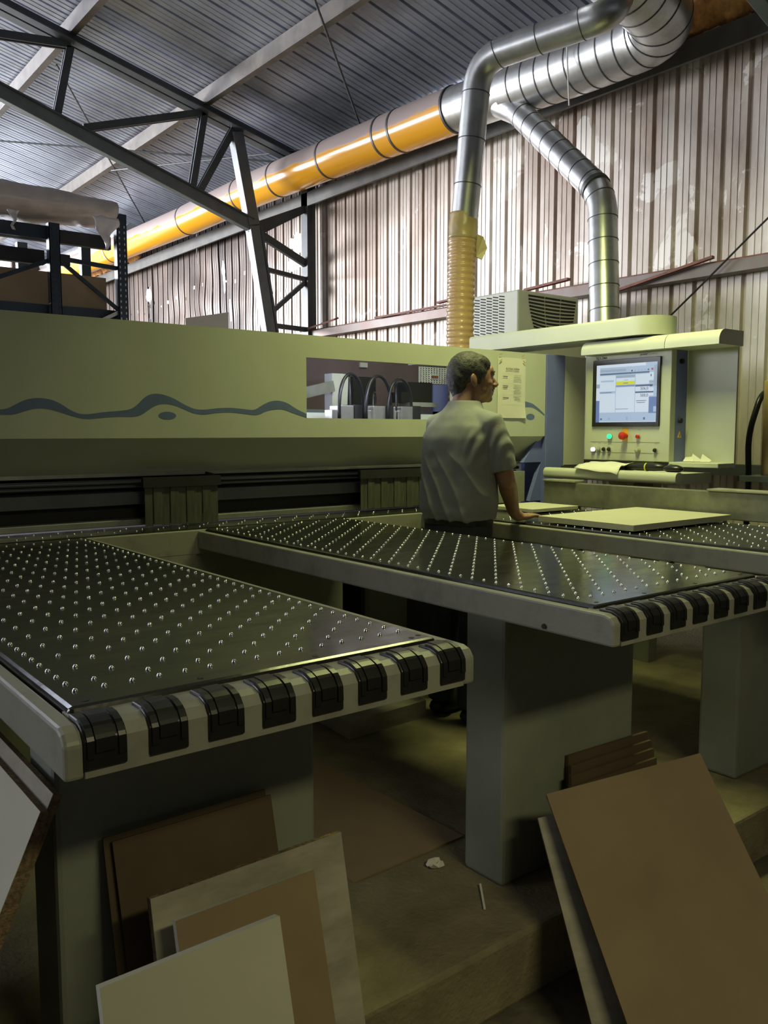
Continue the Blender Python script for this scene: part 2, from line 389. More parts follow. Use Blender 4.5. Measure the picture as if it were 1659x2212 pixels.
struct('wall_back', MB().box(-12, -6.2, 18.6, 18.7, -0.2, 6.8).box(4.98, 6.2, 18.6, 18.7, -0.2, 5.2).box(-6.2, 4.98, 18.6, 18.7, -0.2, 1.9).box(-6.2, 4.98, 18.6, 18.7, 5.0, 7.2), M_wall)
M_darkwall = mat('dark_sheet', (0.06, 0.055, 0.05), 0.7, var=0.3)  # for the unseen walls, coloured dark to cut bounced fill light
struct('wall_left', MB().box(-9.2, -9.1, -8, 19, -0.2, 2.4).box(-9.2, -9.1, -8, 5.0, 2.4, 4.4).box(-9.2, -9.1, 15.2, 19, 2.4, 4.4).box(-9.2, -9.1, -8, 19, 4.4, 5.2), M_darkwall)
struct('wall_front', MB().box(-12, 7, -8.1, -8.0, -0.2, 7.2), M_darkwall)
struct('wall_near', MB().box(6.0, 6.1, -8, 0.4, -0.2, 4.9), M_darkwall)

# --- roof: sheets 1 m wide running down the slope, on purlins
ceil = struct('ceiling')
RX0 = -2.0
yy = -8.0; k = 0
while yy < 18.6:
    prof = []
    for i in range(4):
        q = yy + i * 0.25
        prof += [(q, 0), (q + 0.006, 0.030), (q + 0.030, 0.030), (q + 0.036, 0), (q + 0.10, 0), (q + 0.105, 0.0035), (q + 0.115, 0.0035), (q + 0.12, 0), (q + 0.175, 0), (q + 0.18, 0.0035), (q + 0.19, 0.0035), (q + 0.195, 0)]
    prof.append((yy + 1.0, 0)); nP = len(prof); mb = MB()
    for x in (RX0, 6.25):
        for (py, pd) in prof: mb.v.append((x, py, roofz(x) + 0.13 + (pd if pd > 0.006 else -pd)))
    for j in range(nP - 1): mb.f.append((j, j + 1, nP + j + 1, nP + j))
    obj('roof_sheet', mb, M_roof, ceil); yy += 1.0
zr = roofz(RX0) + 0.13
obj('far_slope', MB().add([(RX0, -8, zr), (RX0, 18.7, zr), (-9.2, 18.7, zr - 1.73), (-9.2, -8, zr - 1.73)], [(0, 1, 2, 3)]), M_roof, ceil)
for px in (6.0, 4.495, 3.04, 1.585, 0.13, -1.3):
    z = roofz(px)
    obj('purlin', MB().box(px - 0.012, px + 0.0, -8, 18.6, z - 0.05, z + 0.10).box(px - 0.012, px + 0.06, -8, 18.6, z - 0.062, z - 0.0505), M_purlin, ceil)
# thin roof bracing rods
for a, b in (((5.8, 9.2, 4.62), (3.1, 12.5, 5.20)), ((5.7, 13.5, 4.64), (3.1, 9.6, 5.22)), ((3.0, 5.2, 5.2), (5.9, 7.9, 4.60)), ((5.7, 8.6, 4.62), (4.5, 11.8, 4.9))):
    obj('bracing_rod', MB().tube([a, b], 0.011, 6), M_truss, ceil)
# sprayed foam where roof meets wall
def foam(y0, y1, label):
    mb = MB(); ny = int((y1 - y0) / 0.03); nz = 14
    for i in range(ny + 1):
        for j in range(nz + 1):
            yv = y0 + (y1 - y0) * i / ny; t = j / nz
            x = 5.92 - 0.28 * t; z = 4.27 + 0.40 * t + 0.02
            n = 0.035 * noise.noise(Vector((yv * 9, t * 5, 1))) + 0.02 * noise.noise(Vector((yv * 25, t * 14, 2)))
            mb.v.append((x - 0.03 - n, yv, z - n - 0.02 + (0.05 * noise.noise(Vector((yv * 3, 4, 0))) if j == 0 else 0)))
    for i in range(ny):
        for j in range(nz):
            a = i * (nz + 1) + j; mb.f.append((a, a + 1, a + nz + 2, a + nz + 1))
    o = obj('insulation_foam', mb, M_foam, smooth=True); so = o.modifiers.new('s', 'SOLIDIFY'); so.thickness = 0.03
    return tag(o, label, 'foam')
foam(2.2, 4.3, 'orange sprayed foam filling the eave beside the silver duct bend')
foam(14.2, 17.5, 'orange sprayed foam at the far end of the eave above the yellow duct')

# --- roof trusses
def truss(y0, label):
    T = thing('roof_truss', label, 'roof truss', (6.0, y0, 0))
    def add(name, pieces, m): obj(name, rel(pieces, (6.0, y0, 0)), m, T, bevel=0.004, seg=1)
    tc = lambda x: 5.357 - 0.24 * (x - 2.393)
    bc = lambda x: 3.725 - 0.317 * (x - 5.085)
    mb = MB()
    for s in (-1, 1): mb.angle((-2.0, y0 + s * 0.012, tc(-2.0)), (5.95, y0 + s * 0.012, tc(5.95)), 0.12, 0.014, (0, s, 0), 1 if s > 0 else -1)
    add('top_chord', mb, M_truss)
    add('bottom_chord', MB().bar((-2.0, y0, bc(-2.0)), (5.085, y0, 3.725), 0.09, 0.125), M_trusslight)
    add('bottom_chord_flange', MB().bar((-2.0, y0, bc(-2.0) + 0.072), (5.08, y0, 3.725 + 0.072), 0.16, 0.014), M_truss)
    def web(a, b):
        m = MB()
        for s in (-1, 1): m.bar((a[0], y0 + s * 0.03, a[1]), (b[0], y0 + s * 0.03, b[1]), 0.026, 0.075)
        add('web_member', m, M_truss)
    web((3.04, 5.18), (2.88, 4.46)); web((3.04, 5.20), (1.5, 5.02)); web((4.495, 4.87), (3.15, 4.42)); web((4.495, 4.87), (4.33, 4.02)); web((4.85, 4.76), (4.40, 3.98)); web((1.585, 5.52), (1.4, 4.95))
    add('inner_leg', MB().bar((4.885, y0, 4.735), (5.085, y0, 3.74), 0.13, 0.135), M_trusslight)
    add('inner_leg', MB().bar((5.085, y0, 3.73), (5.60, y0, 0.7), 0.13, 0.125), M_trusslight)
    add('inner_leg_flange', MB().bar((5.165, y0, 3.73), (5.68, y0, 0.7), 0.15, 0.03), M_truss)
    add('knee_plate', MB().prism([(5.02, 3.78), (5.16, 3.80), (5.85, 4.10), (5.86, 4.02), (5.14, 3.62), (5.03, 3.66)], 'y', y0 - 0.02, y0 + 0.02), M_truss)
    add('outer_leg', MB().box(5.80, 5.88, y0 - 0.07, y0 + 0.07, 0, 4.55), M_truss)
    add('outer_leg_web', MB().box(5.88, 5.955, y0 - 0.02, y0 + 0.02, 0, 4.5), M_trusslight)
    def lace(a, b, h=0.06): add('lacing_bar', MB().bar((a[0], y0, a[1]), (b[0], y0, b[1]), 0.06, h), M_truss)
    lace((5.13, 3.68), (5.84, 3.38), 0.085); lace((5.18, 3.27), (5.84, 3.20), 0.05); lace((5.27, 2.72), (5.84, 3.20), 0.05); lace((5.28, 2.62), (5.84, 2.60), 0.055)
    lace((5.28, 2.62), (5.84, 2.0), 0.05); lace((5.5, 1.3), (5.84, 2.0), 0.05)
    return T
truss(9.0, 'dark steel roof truss with tapered lattice leg standing beyond the long machine')
truss(2.7, 'dark steel roof truss whose lower chord cuts the upper right corner')

# ================================================================== DUCTS
AX = [(3.55, 4.20), (4.576, 4.205), (5.984, 4.27), (7.043, 4.302), (9.548, 4.357), (11.658, 4.345), (15.441, 4.399), (18.2, 4.43)]
def axz(y):
    for (a, za), (b, zb) in zip(AX[:-1], AX[1:]):
        if y <= b: return za + (zb - za) * (y - a) / (b - a)
    return AX[-1][1]
DX = 5.5; DR = 0.205
trunk = thing('extraction_duct', 'big round extraction duct, yellow then bare silver, running under the eave', 'duct', (DX, 6, 4.06))
O = (DX, 6, 4.06)
cuts = [18.2, 14.4, 11.55, 9.95, 9.05, 8.0, 7.0, 6.75, 5.98]
for a, b in zip(cuts[:-1], cuts[1:]):
    r = DR * (0.97 if a > 12 else 1.0)
    obj('yellow_section', rel(MB().tube([(DX, a, axz(a)), (DX, (a + b) / 2, axz((a + b) / 2)), (DX, b, axz(b))], r, 40), O), M_yduct, trunk, autosm=True)
for c in cuts[1:]:
    obj('clamp_band', rel(MB().tube([(DX, c - 0.012, axz(c)), (DX, c + 0.012, axz(c))], DR + 0.006, 40), O), M_seam if c != 14.4 else M_galv, trunk, autosm=True)
obj('silver_section', rel(MB().tube([(DX, 5.97, axz(5.97)), (DX, 5.3, axz(5.3))], DR - 0.004, 40), O), M_galv, trunk, autosm=True)
bend = [(DX, 5.3, axz(5.3)), (DX, 4.6, axz(4.6)), (DX, 3.72, 4.20), (4.75, 3.62, 4.27), (2.6, 3.42, 4.50)]
pth = fillet(bend, 0.42, 9)
obj('spiral_section', rel(MB().tube(sub(pth, 0.15), DR + 0.012, 40), O), M_galv, trunk, autosm=True)
acc = 0; fine = sub(pth, 0.01)
for p, q in zip(fine[:-1], fine[1:]):
    acc += (q - p).length
    if acc > 0.15:
        acc = 0; d = (q - p).normalized(); obj('seam_ring', rel(MB().tube([p - d * 0.004, p + d * 0.004], DR + 0.016, 36), O), M_seam, trunk, autosm=True)
obj('end_collar', rel(MB().tube([(DX, 18.2, axz(18.2) + .25), (DX, 13.6, axz(13.6) + 0.20)], 0.11, 24), O), M_galv, trunk, autosm=True)

def branch(name, label, pts, r, flen, seams=0.30):
    T = thing(name, label, 'duct', pts[0])
    p = fillet(pts, flen, 10); fine = sub(p, 0.01)
    obj('pipe', rel(MB().tube(sub(p, 0.12), r, 32), pts[0]), M_galv, T, autosm=True)
    acc = 0
    for a, b in zip(fine[:-1], fine[1:]):
        acc += (b - a).length
        if acc > seams:
            acc = 0; d = (b - a).normalized(); d2 = (d + Vector((0.1, 0.05, 0.12))).normalized(); obj('seam_ring', rel(MB().tube([a - d2 * 0.003, a + d2 * 0.003], r + 0.003, 28), pts[0]), M_seam, T, autosm=True)
    return T
b1 = branch('branch_duct', 'thin silver duct rising from the ribbed hose and bending toward the upper right', [(4.31, 4.60, 2.80), (4.30, 4.45, 3.90), (4.54, 3.52, 3.93), (4.70, 3.58, 4.16)], 0.095, 0.20)
b2 = branch('branch_duct', 'silver duct slanting down from the trunk then dropping behind the control console', [(5.48, 5.36, 4.16), (5.46, 5.20, 4.04), (5.18, 4.07, 3.07), (5.03, 3.90, 2.05)], 0.105, 0.16, 0.17)
obj('saddle', rel(MB().tube([(5.49, 5.42, 4.20), (5.462, 5.17, 4.02)], [0.15, 0.112], 28), (5.48, 5.36, 4.16)), M_galv, b2, autosm=True)
obj('clamp_band', rel(MB().tube([(5.195, 4.155, 3.145), (5.19, 4.13, 3.12)], 0.111, 28), (5.48, 5.36, 4.16)), M_seam, b2, autosm=True)
# ribbed flexible hose
hp = sub([(4.31, 4.63, 0.93), (4.30, 4.62, 1.60), (4.285, 4.60, 2.2), (4.30, 4.60, 2.74)], 0.011)
fh = thing('flexible_hose', 'tan ribbed flexible hose dropping into the machine behind the operator', 'hose', (4.30, 4.62, 1.60))
obj('hose_wall', rel(MB().tube(hp, [0.093 + 0.010 * (0.5 + 0.5 * math.cos(2 * math.pi * i / 4)) for i in range(len(hp))], 28), (4.30, 4.62, 1.60)), M_hose, fh, smooth=True)
tp = sub([(4.30, 4.60, 2.72), (4.31, 4.595, 2.90)], 0.018)
obj('tape_wrap', rel(MB().tube(tp, [0.102 + 0.006 * noise.noise(Vector((i * 2.3, 0, 0))) for i in range(len(tp))], 24), (4.30, 4.62, 1.60)), M_tape, fh, smooth=True)
obj('tape_flap', rel(MB().add([(4.37, 4.53, 2.76), (4.41, 4.50, 2.74), (4.43, 4.48, 2.66), (4.40, 4.50, 2.58), (4.37, 4.53, 2.60), (4.37, 4.54, 2.76), (4.41, 4.51, 2.74), (4.43, 4.49, 2.66), (4.40, 4.51, 2.58), (4.37, 4.54, 2.60)], [(0, 1, 2, 3, 4), (9, 8, 7, 6, 5)] + [(i, (i + 1) % 5, 5 + (i + 1) % 5, 5 + i) for i in range(5)]), (4.30, 4.62, 1.60)), M_tape, fh)
tag(obj('hanging_cord', MB().tube(sub(fillet([(5.25, 4.5, 4.50), (5.255, 4.48, 4.1), (5.27, 4.47, 3.82)], 0.2), 0.05), 0.006, 6), M_paper), 'thin pale cord dangling over the silver trunk duct', 'cord')
tag(obj('wall_cable', MB().tube(sub(fillet([(5.8, 3.95, 2.19), (5.8, 3.60, 2.46), (5.8, 3.1, 2.86), (5.8, 2.2, 3.5)], 0.4), 0.08), 0.007, 6), M_dark), 'thin dark cable slanting across the right wall above the console', 'cable')

# ================================================================== AIR TABLES
BALLR = 0.0050
bm_ball = MB().ell((0, 0, 0), (BALLR, BALLR, BALLR), 12, 8).mesh('ball', True); bm_ball.materials.append(M_ball)
def ball_points(x0, y0, nxb, nyb, p=0.0492):
    out = []
    for i in range(nxb):
        for j in range(nyb):
            if (i + j) % 2 == 0 or i in (0, nxb - 1) or j == 0: out.append((x0 + i * p, y0 + j * p))
    return out
# edge roller block: curved housing over the table nose with a recessed roller
def nose(t):  # profile of the table nose in (y, z): t in 0..1 from the top back to the front bottom
    pts = [(0.075, 0.0), (0.03, 0.0), (0.012, -0.006), (0.0, -0.022), (0.0, -0.065)]
    L = [0]; 
    for a, b in zip(pts[:-1], pts[1:]): L.append(L[-1] + math.hypot(b[0] - a[0], b[1] - a[1]))
    d = t * L[-1]
    for k in range(len(pts) - 1):
        if d <= L[k + 1] + 1e-9:
            u = (d - L[k]) / (L[k + 1] - L[k]); return (pts[k][0] + (pts[k + 1][0] - pts[k][0]) * u, pts[k][1] + (pts[k + 1][1] - pts[k][1]) * u)
    return pts[-1]
def housing_mesh(w, lift, t0, t1):
    mb = MB(); n = 14
    prof = []
    cy, cz = 0.045, -0.05
    for i in range(n + 1):
        y, z = nose(t0 + (t1 - t0) * i / n); dy, dz = y - cy, z - cz; l = math.hypot(dy, dz); prof.append((y + dy / l * lift, z + dz / l * lift))
    inner = [nose(t0 + (t1 - t0) * i / n) for i in range(n + 1)]
    poly = prof + [(y + (0.045 - y) * 0.12, z + (-0.05 - z) * 0.12) for (y, z) in reversed(inner)]
    mb.prism(poly, 'x', -w / 2, w / 2); return mb
me_house = housing_mesh(0.066, 0.005, 0.06, 0.99).mesh('roller_housing'); me_roll = housing_mesh(0.030, 0.010, 0.16, 0.80).mesh('roller')
me_side = housing_mesh(0.011, 0.0085, 0.20, 0.86).mesh('guard')
for m in (me_house, me_roll, me_side): m.materials.append(M_rubber)
ZB, ZT = 0.845, 0.922
def air_table(x0, y1, label, singles):
    T = thing('air_table', label, 'work table', (x0 + 0.415, 1.80, 0), 'air tables in front of the panel saw')
    L = (x0 + 0.415, 1.80, 0)
    x1 = x0 + 0.83; yf = 1.245
    prof = lambda ye: [(yf + 0.03, ZT), (yf + 0.012, ZT - 0.006), (yf, ZT - 0.022), (yf, ZB), (ye, ZB), (ye, ZT)]
    obj('nose', rel(MB().prism(prof(yf + 0.1), 'x', x0 + 0.0305, x1 - 0.0305), L), M_tablep, T)
    for xa in (x0, x1 - 0.03): obj('side_rail', rel(MB().prism(prof(y1), 'x', xa, xa + 0.03), L), M_tablep, T, bevel=0.006)
    obj('underpan', rel(MB().box(x0 + 0.03, x1 - 0.03, yf + 0.1, y1, ZB, ZB + 0.02), L), M_under, T)
    obj('plate', rel(MB().box(x0 + 0.034, x1 - 0.034, 1.325, y1 + 0.0, ZT - 0.02, 0.931), L), M_plate, T, bevel=0.009, seg=2)
    ps = ball_points(x0 + 0.073, 1.412, 15, int((y1 - 1.45) / 0.0492) + 1)
    ps.sort(key=lambda p: p[0] ** 2 + p[1] ** 2)
    vis = [p for p in ps if p[0] / p[1] > 0.18]
    one = vis[:singles]; rest = [p for p in ps if p not in one]
    for p in one:
        o = bpy.data.objects.new('ball', bm_ball); COL.objects.link(o); o.parent = T; o.location = (p[0] - L[0], p[1] - L[1], 0.9325 - BALLR * 0.35)
    mb = MB()
    for p in rest: mb.ell((p[0], p[1], 0.9325 - BALLR * 0.35), (BALLR,) * 3, 8, 5)
    stuff(obj('ball_field', rel(mb, L), M_ball, T, smooth=True))
    for i in range(8):
        cx = x0 + 0.062 + 0.1008 * i
        h = bpy.data.objects.new('edge_roller', me_house); COL.objects.link(h); h.parent = T; h.location = (cx - L[0], yf - L[1], ZT)
        bv = h.modifiers.new('b', 'BEVEL'); bv.width = 0.003; bv.segments = 2; bv.limit_method = 'ANGLE'
        r = bpy.data.objects.new('roller', me_roll); COL.objects.link(r); r.parent = h; r.location = (-0.002, 0, 0)
        for s in (-1, 1):
            g = bpy.data.objects.new('guard', me_side); COL.objects.link(g); g.parent = h; g.location = (s * 0.024, 0, 0)
    # plate screws
    sc = MB()
    for q in (0.06, 0.26, 0.50, 0.74):
        sc.tube([(x0 + q + 0.01, 1.352, 0.9302), (x0 + q + 0.01, 1.352, 0.9316)], 0.006, 8)
    for q in range(5): sc.tube([(x1 - 0.055, 1.36 + q * 0.42, 0.9302), (x1 - 0.055, 1.36 + q * 0.42, 0.9316)], 0.006, 8)
    obj('plate_screw', rel(sc, L), M_dark, T)
    pd = MB().box(x0 + 0.12, x0 + 0.745, 1.714, 1.88, 0.0, ZB)
    obj('pedestal', rel(pd, L), M_ped, T, bevel=0.012)
    obj('foot_plate', rel(MB().box(x0 + 0.15, x0 + 0.715, 1.735, 1.86, 0.0, 0.012), L), M_dark, T)
    return T, L
BEDY = 3.47
air_table(0.378, BEDY, 'nearest air table at left, black ball-studded top above a leaning row of boards', 295)
t2, L2 = air_table(1.665, BEDY, 'middle air table reflecting lights, its pedestal behind the big brown board', 295)
t3, L3 = air_table(2.962, BEDY, 'far air table beside the long fence, a white panel lying on it', 0)
bolts = MB()
for (x, z) in ((1.80, 0.66), (1.80, 0.64)): bolts.tube([(x + 0.003, 1.80, z), (x - 0.006, 1.80, z)], 0.006, 8)
obj('bolt', rel(bolts, L2), M_dark, t2)
obj('bolt', rel(MB().tube([(1.668, 1.46, 0.86), (1.660, 1.46, 0.86)], 0.007, 8), L2), M_dark, t2)
obj('air_rod', rel(MB().tube([(2.93, 2.6, 0.80), (2.93, 1.3, 0.80)], 0.008, 8), L3), M_alu, t3)
for yv in (1.95, 1.5, 2.4): obj('rod_clip', rel(MB().box(2.915, 2.975, yv - 0.008, yv + 0.008, 0.785, 0.85), L3), M_dark, t3)

# ================================================================== PANEL SAW
Y0 = 3.60
SL = (2.0, 4.2, 0)
saw = thing('panel_saw', 'long beige panel saw with wavy blue stripe and window in its cover', 'machine', SL)
def sp(name, mb, m, parent=None, **k): return obj(name, rel(mb, SL), m, parent or saw, **k) if not parent else obj(name, rel(mb, SL), m, parent, **k)
WXA, WXB, WZA, WZB = 2.325, 3.47, 1.426, 1.723
CX0, CX1, CZ0, CZ1 = -1.2, 4.075, 1.331, 1.832
cov = MB()
cov.box(CX0, WXA, Y0, Y0 + 0.02, CZ0, CZ1).box(WXB, CX1, Y0, Y0 + 0.02, CZ0, CZ1).box(WXA, WXB, Y0, Y0 + 0.02, CZ0, WZA).box(WXA, WXB, Y0, Y0 + 0.02, WZB, CZ1)
cov.box(CX0, CX1, Y0 + 0.02, Y0 + 0.14, CZ1 - 0.015, CZ1)
cover = sp('cover', cov, M_paint)
under = MB().prism([(Y0 + 0.001, CZ0), (Y0 + 0.15, 1.175), (Y0 + 0.165, 1.175), (Y0 + 0.02, CZ0)], 'x', CX0, CX1 - 0.02)
sp('cover_underside', under, M_paint)
sp('cover_end', MB().prism([(Y0 + 0.005, CZ0), (Y0 + 0.15, 1.175), (Y0 + 0.4, 1.175), (Y0 + 0.4, CZ1 - .02), (Y0 + 0.02, CZ1 - .02), (Y0 + 0.02, CZ0)], 'x', CX1 - 0.02, CX1 - 0.005), M_paint)
UP = [(0.898, 1.447), (0.924, 1.447), (0.95, 1.464), (0.995, 1.488), (1.044, 1.496), (1.094, 1.49), (1.131, 1.475), (1.167, 1.449), (1.204, 1.432), (1.243, 1.431), (1.302, 1.441), (1.382, 1.448), (1.433, 1.455), (1.465, 1.481), (1.492, 1.512), (1.529, 1.526), (1.572, 1.524), (1.626, 1.507), (1.68, 1.477), (1.725, 1.46), (1.77, 1.458), (1.84, 1.467), (1.912, 1.47), (1.972, 1.465), (2.034, 1.459), (2.072, 1.485), (2.123, 1.506), (2.168, 1.509), (2.213, 1.499), (2.266, 1.469), (2.324, 1.446)]
LO = [(0.897, 1.427), (0.94, 1.425), (0.966, 1.432), (1.011, 1.449), (1.056, 1.455), (1.102, 1.448), (1.157, 1.43), (1.204, 1.416), (1.242, 1.411), (1.291, 1.417), (1.361, 1.423), (1.443, 1.423), (1.474, 1.429), (1.506, 1.454), (1.549, 1.479), (1.592, 1.483), (1.636, 1.475), (1.68, 1.457), (1.724, 1.44), (1.77, 1.436), (1.84, 1.446), (1.911, 1.449), (1.984, 1.442), (2.046, 1.435), (2.096, 1.458), (2.148, 1.467), (2.193, 1.467), (2.246, 1.449), (2.324, 1.428)]
UP = [(-1.2, 1.46), (-0.6, 1.50), (-0.1, 1.45), (0.4, 1.47), (0.7, 1.44)] + UP; LO = [(-1.2, 1.44), (-0.6, 1.47), (-0.1, 1.43), (0.4, 1.445), (0.7, 1.42)] + LO
def resample(L, n, x0, x1):
    out = []
    for i in range(n):
        x = x0 + (x1 - x0) * i / (n - 1)
        for (a, b) in zip(L[:-1], L[1:]):
            if x <= b[0] + 1e-9: t = max(0, (x - a[0]) / (b[0] - a[0])); out.append((x, a[1] + (b[1] - a[1]) * t)); break
    for _ in range(2): out = [out[0]] + [(out[i][0], (out[i - 1][1] + 2 * out[i][1] + out[i + 1][1]) / 4) for i in range(1, len(out) - 1)] + [out[-1]]
    return out
sp('wave_stripe', MB().strip(resample(UP, 260, -1.2, 2.324), resample(LO, 260, -1.2, 2.324), Y0 - 0.001, Y0 + 0.002), M_stripe, cover)
RU = [(3.50, 1.432), (3.622, 1.453), (3.656, 1.461), (3.76, 1.53), (3.83, 1.55), (3.898, 1.541), (3.958, 1.53), (4.019, 1.499), (4.072, 1.464)]
RL = [(3.50, 1.415), (3.636, 1.431), (3.664, 1.436), (3.76, 1.49), (3.83, 1.51), (3.899, 1.507), (3.959, 1.508), (4.004, 1.49), (4.072, 1.456)]
sp('wave_stripe', MB().strip(resample(RU, 60, 3.50, 4.07), resample(RL, 60, 3.50, 4.07), Y0 - 0.001, Y0 + 0.002), M_stripe, cover)
for cx, cz, rx, rz in ((1.594, 1.430, 0.041, 0.017), (3.942, 1.449, 0.037, 0.019)):
    sp('oval_mark', MB().prism([(cx + rx * math.cos(a * math.pi / 14), cz + rz * math.sin(a * math.pi / 14)) for a in range(28)], 'y', Y0 - 0.001, Y0 + 0.002), M_stripe, cover)
M_glass = mat('window_glass', (0.85, 0.87, 0.95), 0.03, trans=1.0)
MATS['window_glass'].node_tree.nodes['Principled BSDF'].inputs['IOR'].default_value = 1.05
sp('window_pane', MB().box(WXA, WXB, Y0 + 0.008, Y0 + 0.012, WZA, WZB), M_glass, cover)
# beam rails under the cover
yb = 3.75
sp('upper_rail', MB().box(CX0, 4.0, yb - 0.03, yb + 0.05, 1.160, 1.176), M_alu)
sp('rail_tube', MB().tube([(CX0, yb, 1.135), (4.0, yb, 1.135)], 0.010, 10).tube([(CX0, yb + 0.02, 1.112), (4.0, yb + 0.02, 1.112)], 0.008, 10), M_greybar, smooth=True)
sp('cavity_back', MB().box(CX0, 4.0, yb + 0.06, yb + 0.10, 0.94, 1.30), M_dark)
sp('pressure_beam', MB().box(CX0, 4.0, yb - 0.005, yb + 0.04, 1.030, 1.088), M_greybar, bevel=0.003)
sp('lower_rail', MB().box(CX0, 3.9, yb - 0.03, yb + 0.05, 0.938, 0.966), M_alu, bevel=0.003)
sp('cable_clip', MB().tube([(1.83, yb - 0.03, 1.16), (1.87, yb - 0.045, 1.15), (1.885, yb - 0.04, 1.12), (1.865, yb - 0.03, 1.095)], 0.012, 8), M_black, smooth=True)
# dust curtains: brush strips side by side
def curtain(x0, x1, y, z0, z1, n, skew=0):
    c = sp('dust_curtain', MB().box(x0 - 0.01, x1 + 0.01, y - 0.012, y + 0.012, z1 - 0.045, z1), M_dark)
    w = (x1 - x0) / n
    for i in range(n):
        xa = x0 + i * w; s = skew * max(0, (i - (n - 3)) / 3.0); dz = random.uniform(-0.003, 0.003)
        dy = 0.004 * (i % 2)
        mb = MB().add([(xa, y - dy, z1 - 0.04), (xa + w * 0.97, y - dy, z1 - 0.04), (xa + w * 0.97 + s, y - dy - 0.02 * (s > 0), z0 + dz), (xa + s, y - dy - 0.02 * (s > 0), z0 + dz),
                       (xa, y + 0.003 - dy, z1 - 0.04), (xa + w * 0.97, y + 0.003 - dy, z1 - 0.04), (xa + w * 0.97 + s, y + 0.003 - dy - 0.02 * (s > 0), z0 + dz), (xa + s, y + 0.003 - dy - 0.02 * (s > 0), z0 + dz)],
                      [(0, 3, 2, 1), (4, 5, 6, 7), (0, 1, 5, 4), (1, 2, 6, 5), (2, 3, 7, 6), (3, 0, 4, 7)])
        sp('strip', mb, M_curt, c)
curtain(1.505, 1.865, 3.66, 0.938, 1.155, 9)
curtain(2.70, 3.24, 3.66, 0.945, 1.155, 12, 0.05)
curtain(0.30, 0.66, 3.66, 0.938, 1.155, 9)
# bed of the saw
sp('bed_plate', MB().box(CX0, 3.85, BEDY + 0.03, 3.73, 0.90, 0.931), M_plate)
sp('bed_edge', MB().box(CX0, 3.85, BEDY, BEDY + 0.03, 0.82, 0.926), M_tablep, bevel=0.003)
mb = MB()
for i in range(95):
    for j in range(3):
        if (i + j) % 2 == 0: mb.ell((CX0 + 0.06 + i * 0.0492, 3.55 + j * 0.06, 0.931), (BALLR,) * 3, 6, 4)
stuff(sp('ball_field', mb, M_ball, smooth=True))
sp('base_apron', MB().box(CX0, 2.467, 3.50, 3.70, 0.0, 0.82), M_ped)
sp('base_body', MB().box(CX0, 4.0, 3.72, 5.2, 0.0, 0.90), M_black)
sp('apron_bracket', MB().prism([(1.18, 0.82), (1.66, 0.82), (1.60, 0.74), (1.30, 0.74)], 'y', 3.47, 3.50), M_tablep)
sp('under_motor', MB().box(2.62, 2.92, 3.52, 3.72, 0.02, 0.72), M_black, bevel=0.03)
# end uprights and cabinet
sp('blue_post', MB().box(4.08, 4.25, Y0 - 0.005, Y0 + 0.20, 0.0, CZ1 + 0.002), M_blue, bevel=0.004)
sp('post_brace', MB().prism([(4.08, 1.17), (4.08, 1.36), (3.92, 1.17)], 'y', Y0 + 0.03, Y0 + 0.06).prism([(4.08, 1.17), (3.98, 0.93), (4.08, 0.93)], 'y', Y0 + 0.03, Y0 + 0.06), M_blue)
sp('end_cabinet', MB().box(4.255, 4.46, Y0, Y0 + 0.5, 0.0, CZ1), M_paint, bevel=0.004)
sp('rear_cabinet', MB().box(4.05, 4.72, 4.12, 4.45, 1.0, 1.895), M_paint, bevel=0.004)
sp('cabinet_vent', MB().box(4.40, 4.46, 4.112, 4.125, 1.855, 1.885), M_black)
sp('switch_cabinet', MB().box(4.96, 5.76, 4.66, 5.32, 0.0, 2.09), M_paint, bevel=0.006)
sp('saw_head', MB().prism([(3.40, 1.15), (3.52, 1.15), (3.64, 0.935), (3.58, 0.935)], 'y', 3.60, 3.63), M_tablep)
sp('end_plate', MB().box(3.62, 3.90, 3.60, 3.64, 0.935, 1.12), M_ped)
# inside, seen through the window
sp('rear_partition', MB().box(2.4, 4.9, 5.25, 5.30, 0.9, 1.98), M_maroon)
sp('bright_hole_patch', MB().box(3.86, 3.93, 5.235, 5.251, 1.84, 1.875), M_white)  # white patch standing in for light through a hole in the partition
sp('inner_post', MB().box(3.27, 3.36, 4.75, 4.84, 1.0, 1.745).box(3.362, 3.41, 4.76, 4.84, 1.0, 1.745), M_white)
sp('inner_beam', MB().bar((2.85, 4.75, 1.565), (3.27, 4.75, 1.66), 0.05, 0.07), M_alu)
sp('inner_rail', MB().box(2.5, 4.12, 4.42, 4.52, 1.36, 1.475), M_white)
sp('inner_carriage', MB().box(2.3, 4.12, 4.60, 4.70, 1.2, 1.50), M_greybar)
sp('inner_box', MB().box(3.52, 3.72, 4.86, 4.95, 1.55, 1.74), M_dark)
for i, cx in enumerate((2.99, 3.23, 3.45)):
    c = sp('clamp', MB().box(cx - 0.05, cx + 0.045, 4.18, 4.30, 1.36, 1.515).box(cx - 0.10, cx - 0.05, 4.20, 4.28, 1.36, 1.49), M_alu, bevel=0.004)
    sp('clamp_block', MB().box(cx + 0.045, cx + 0.10, 4.17, 4.30, 1.36, 1.52), M_dark, c)
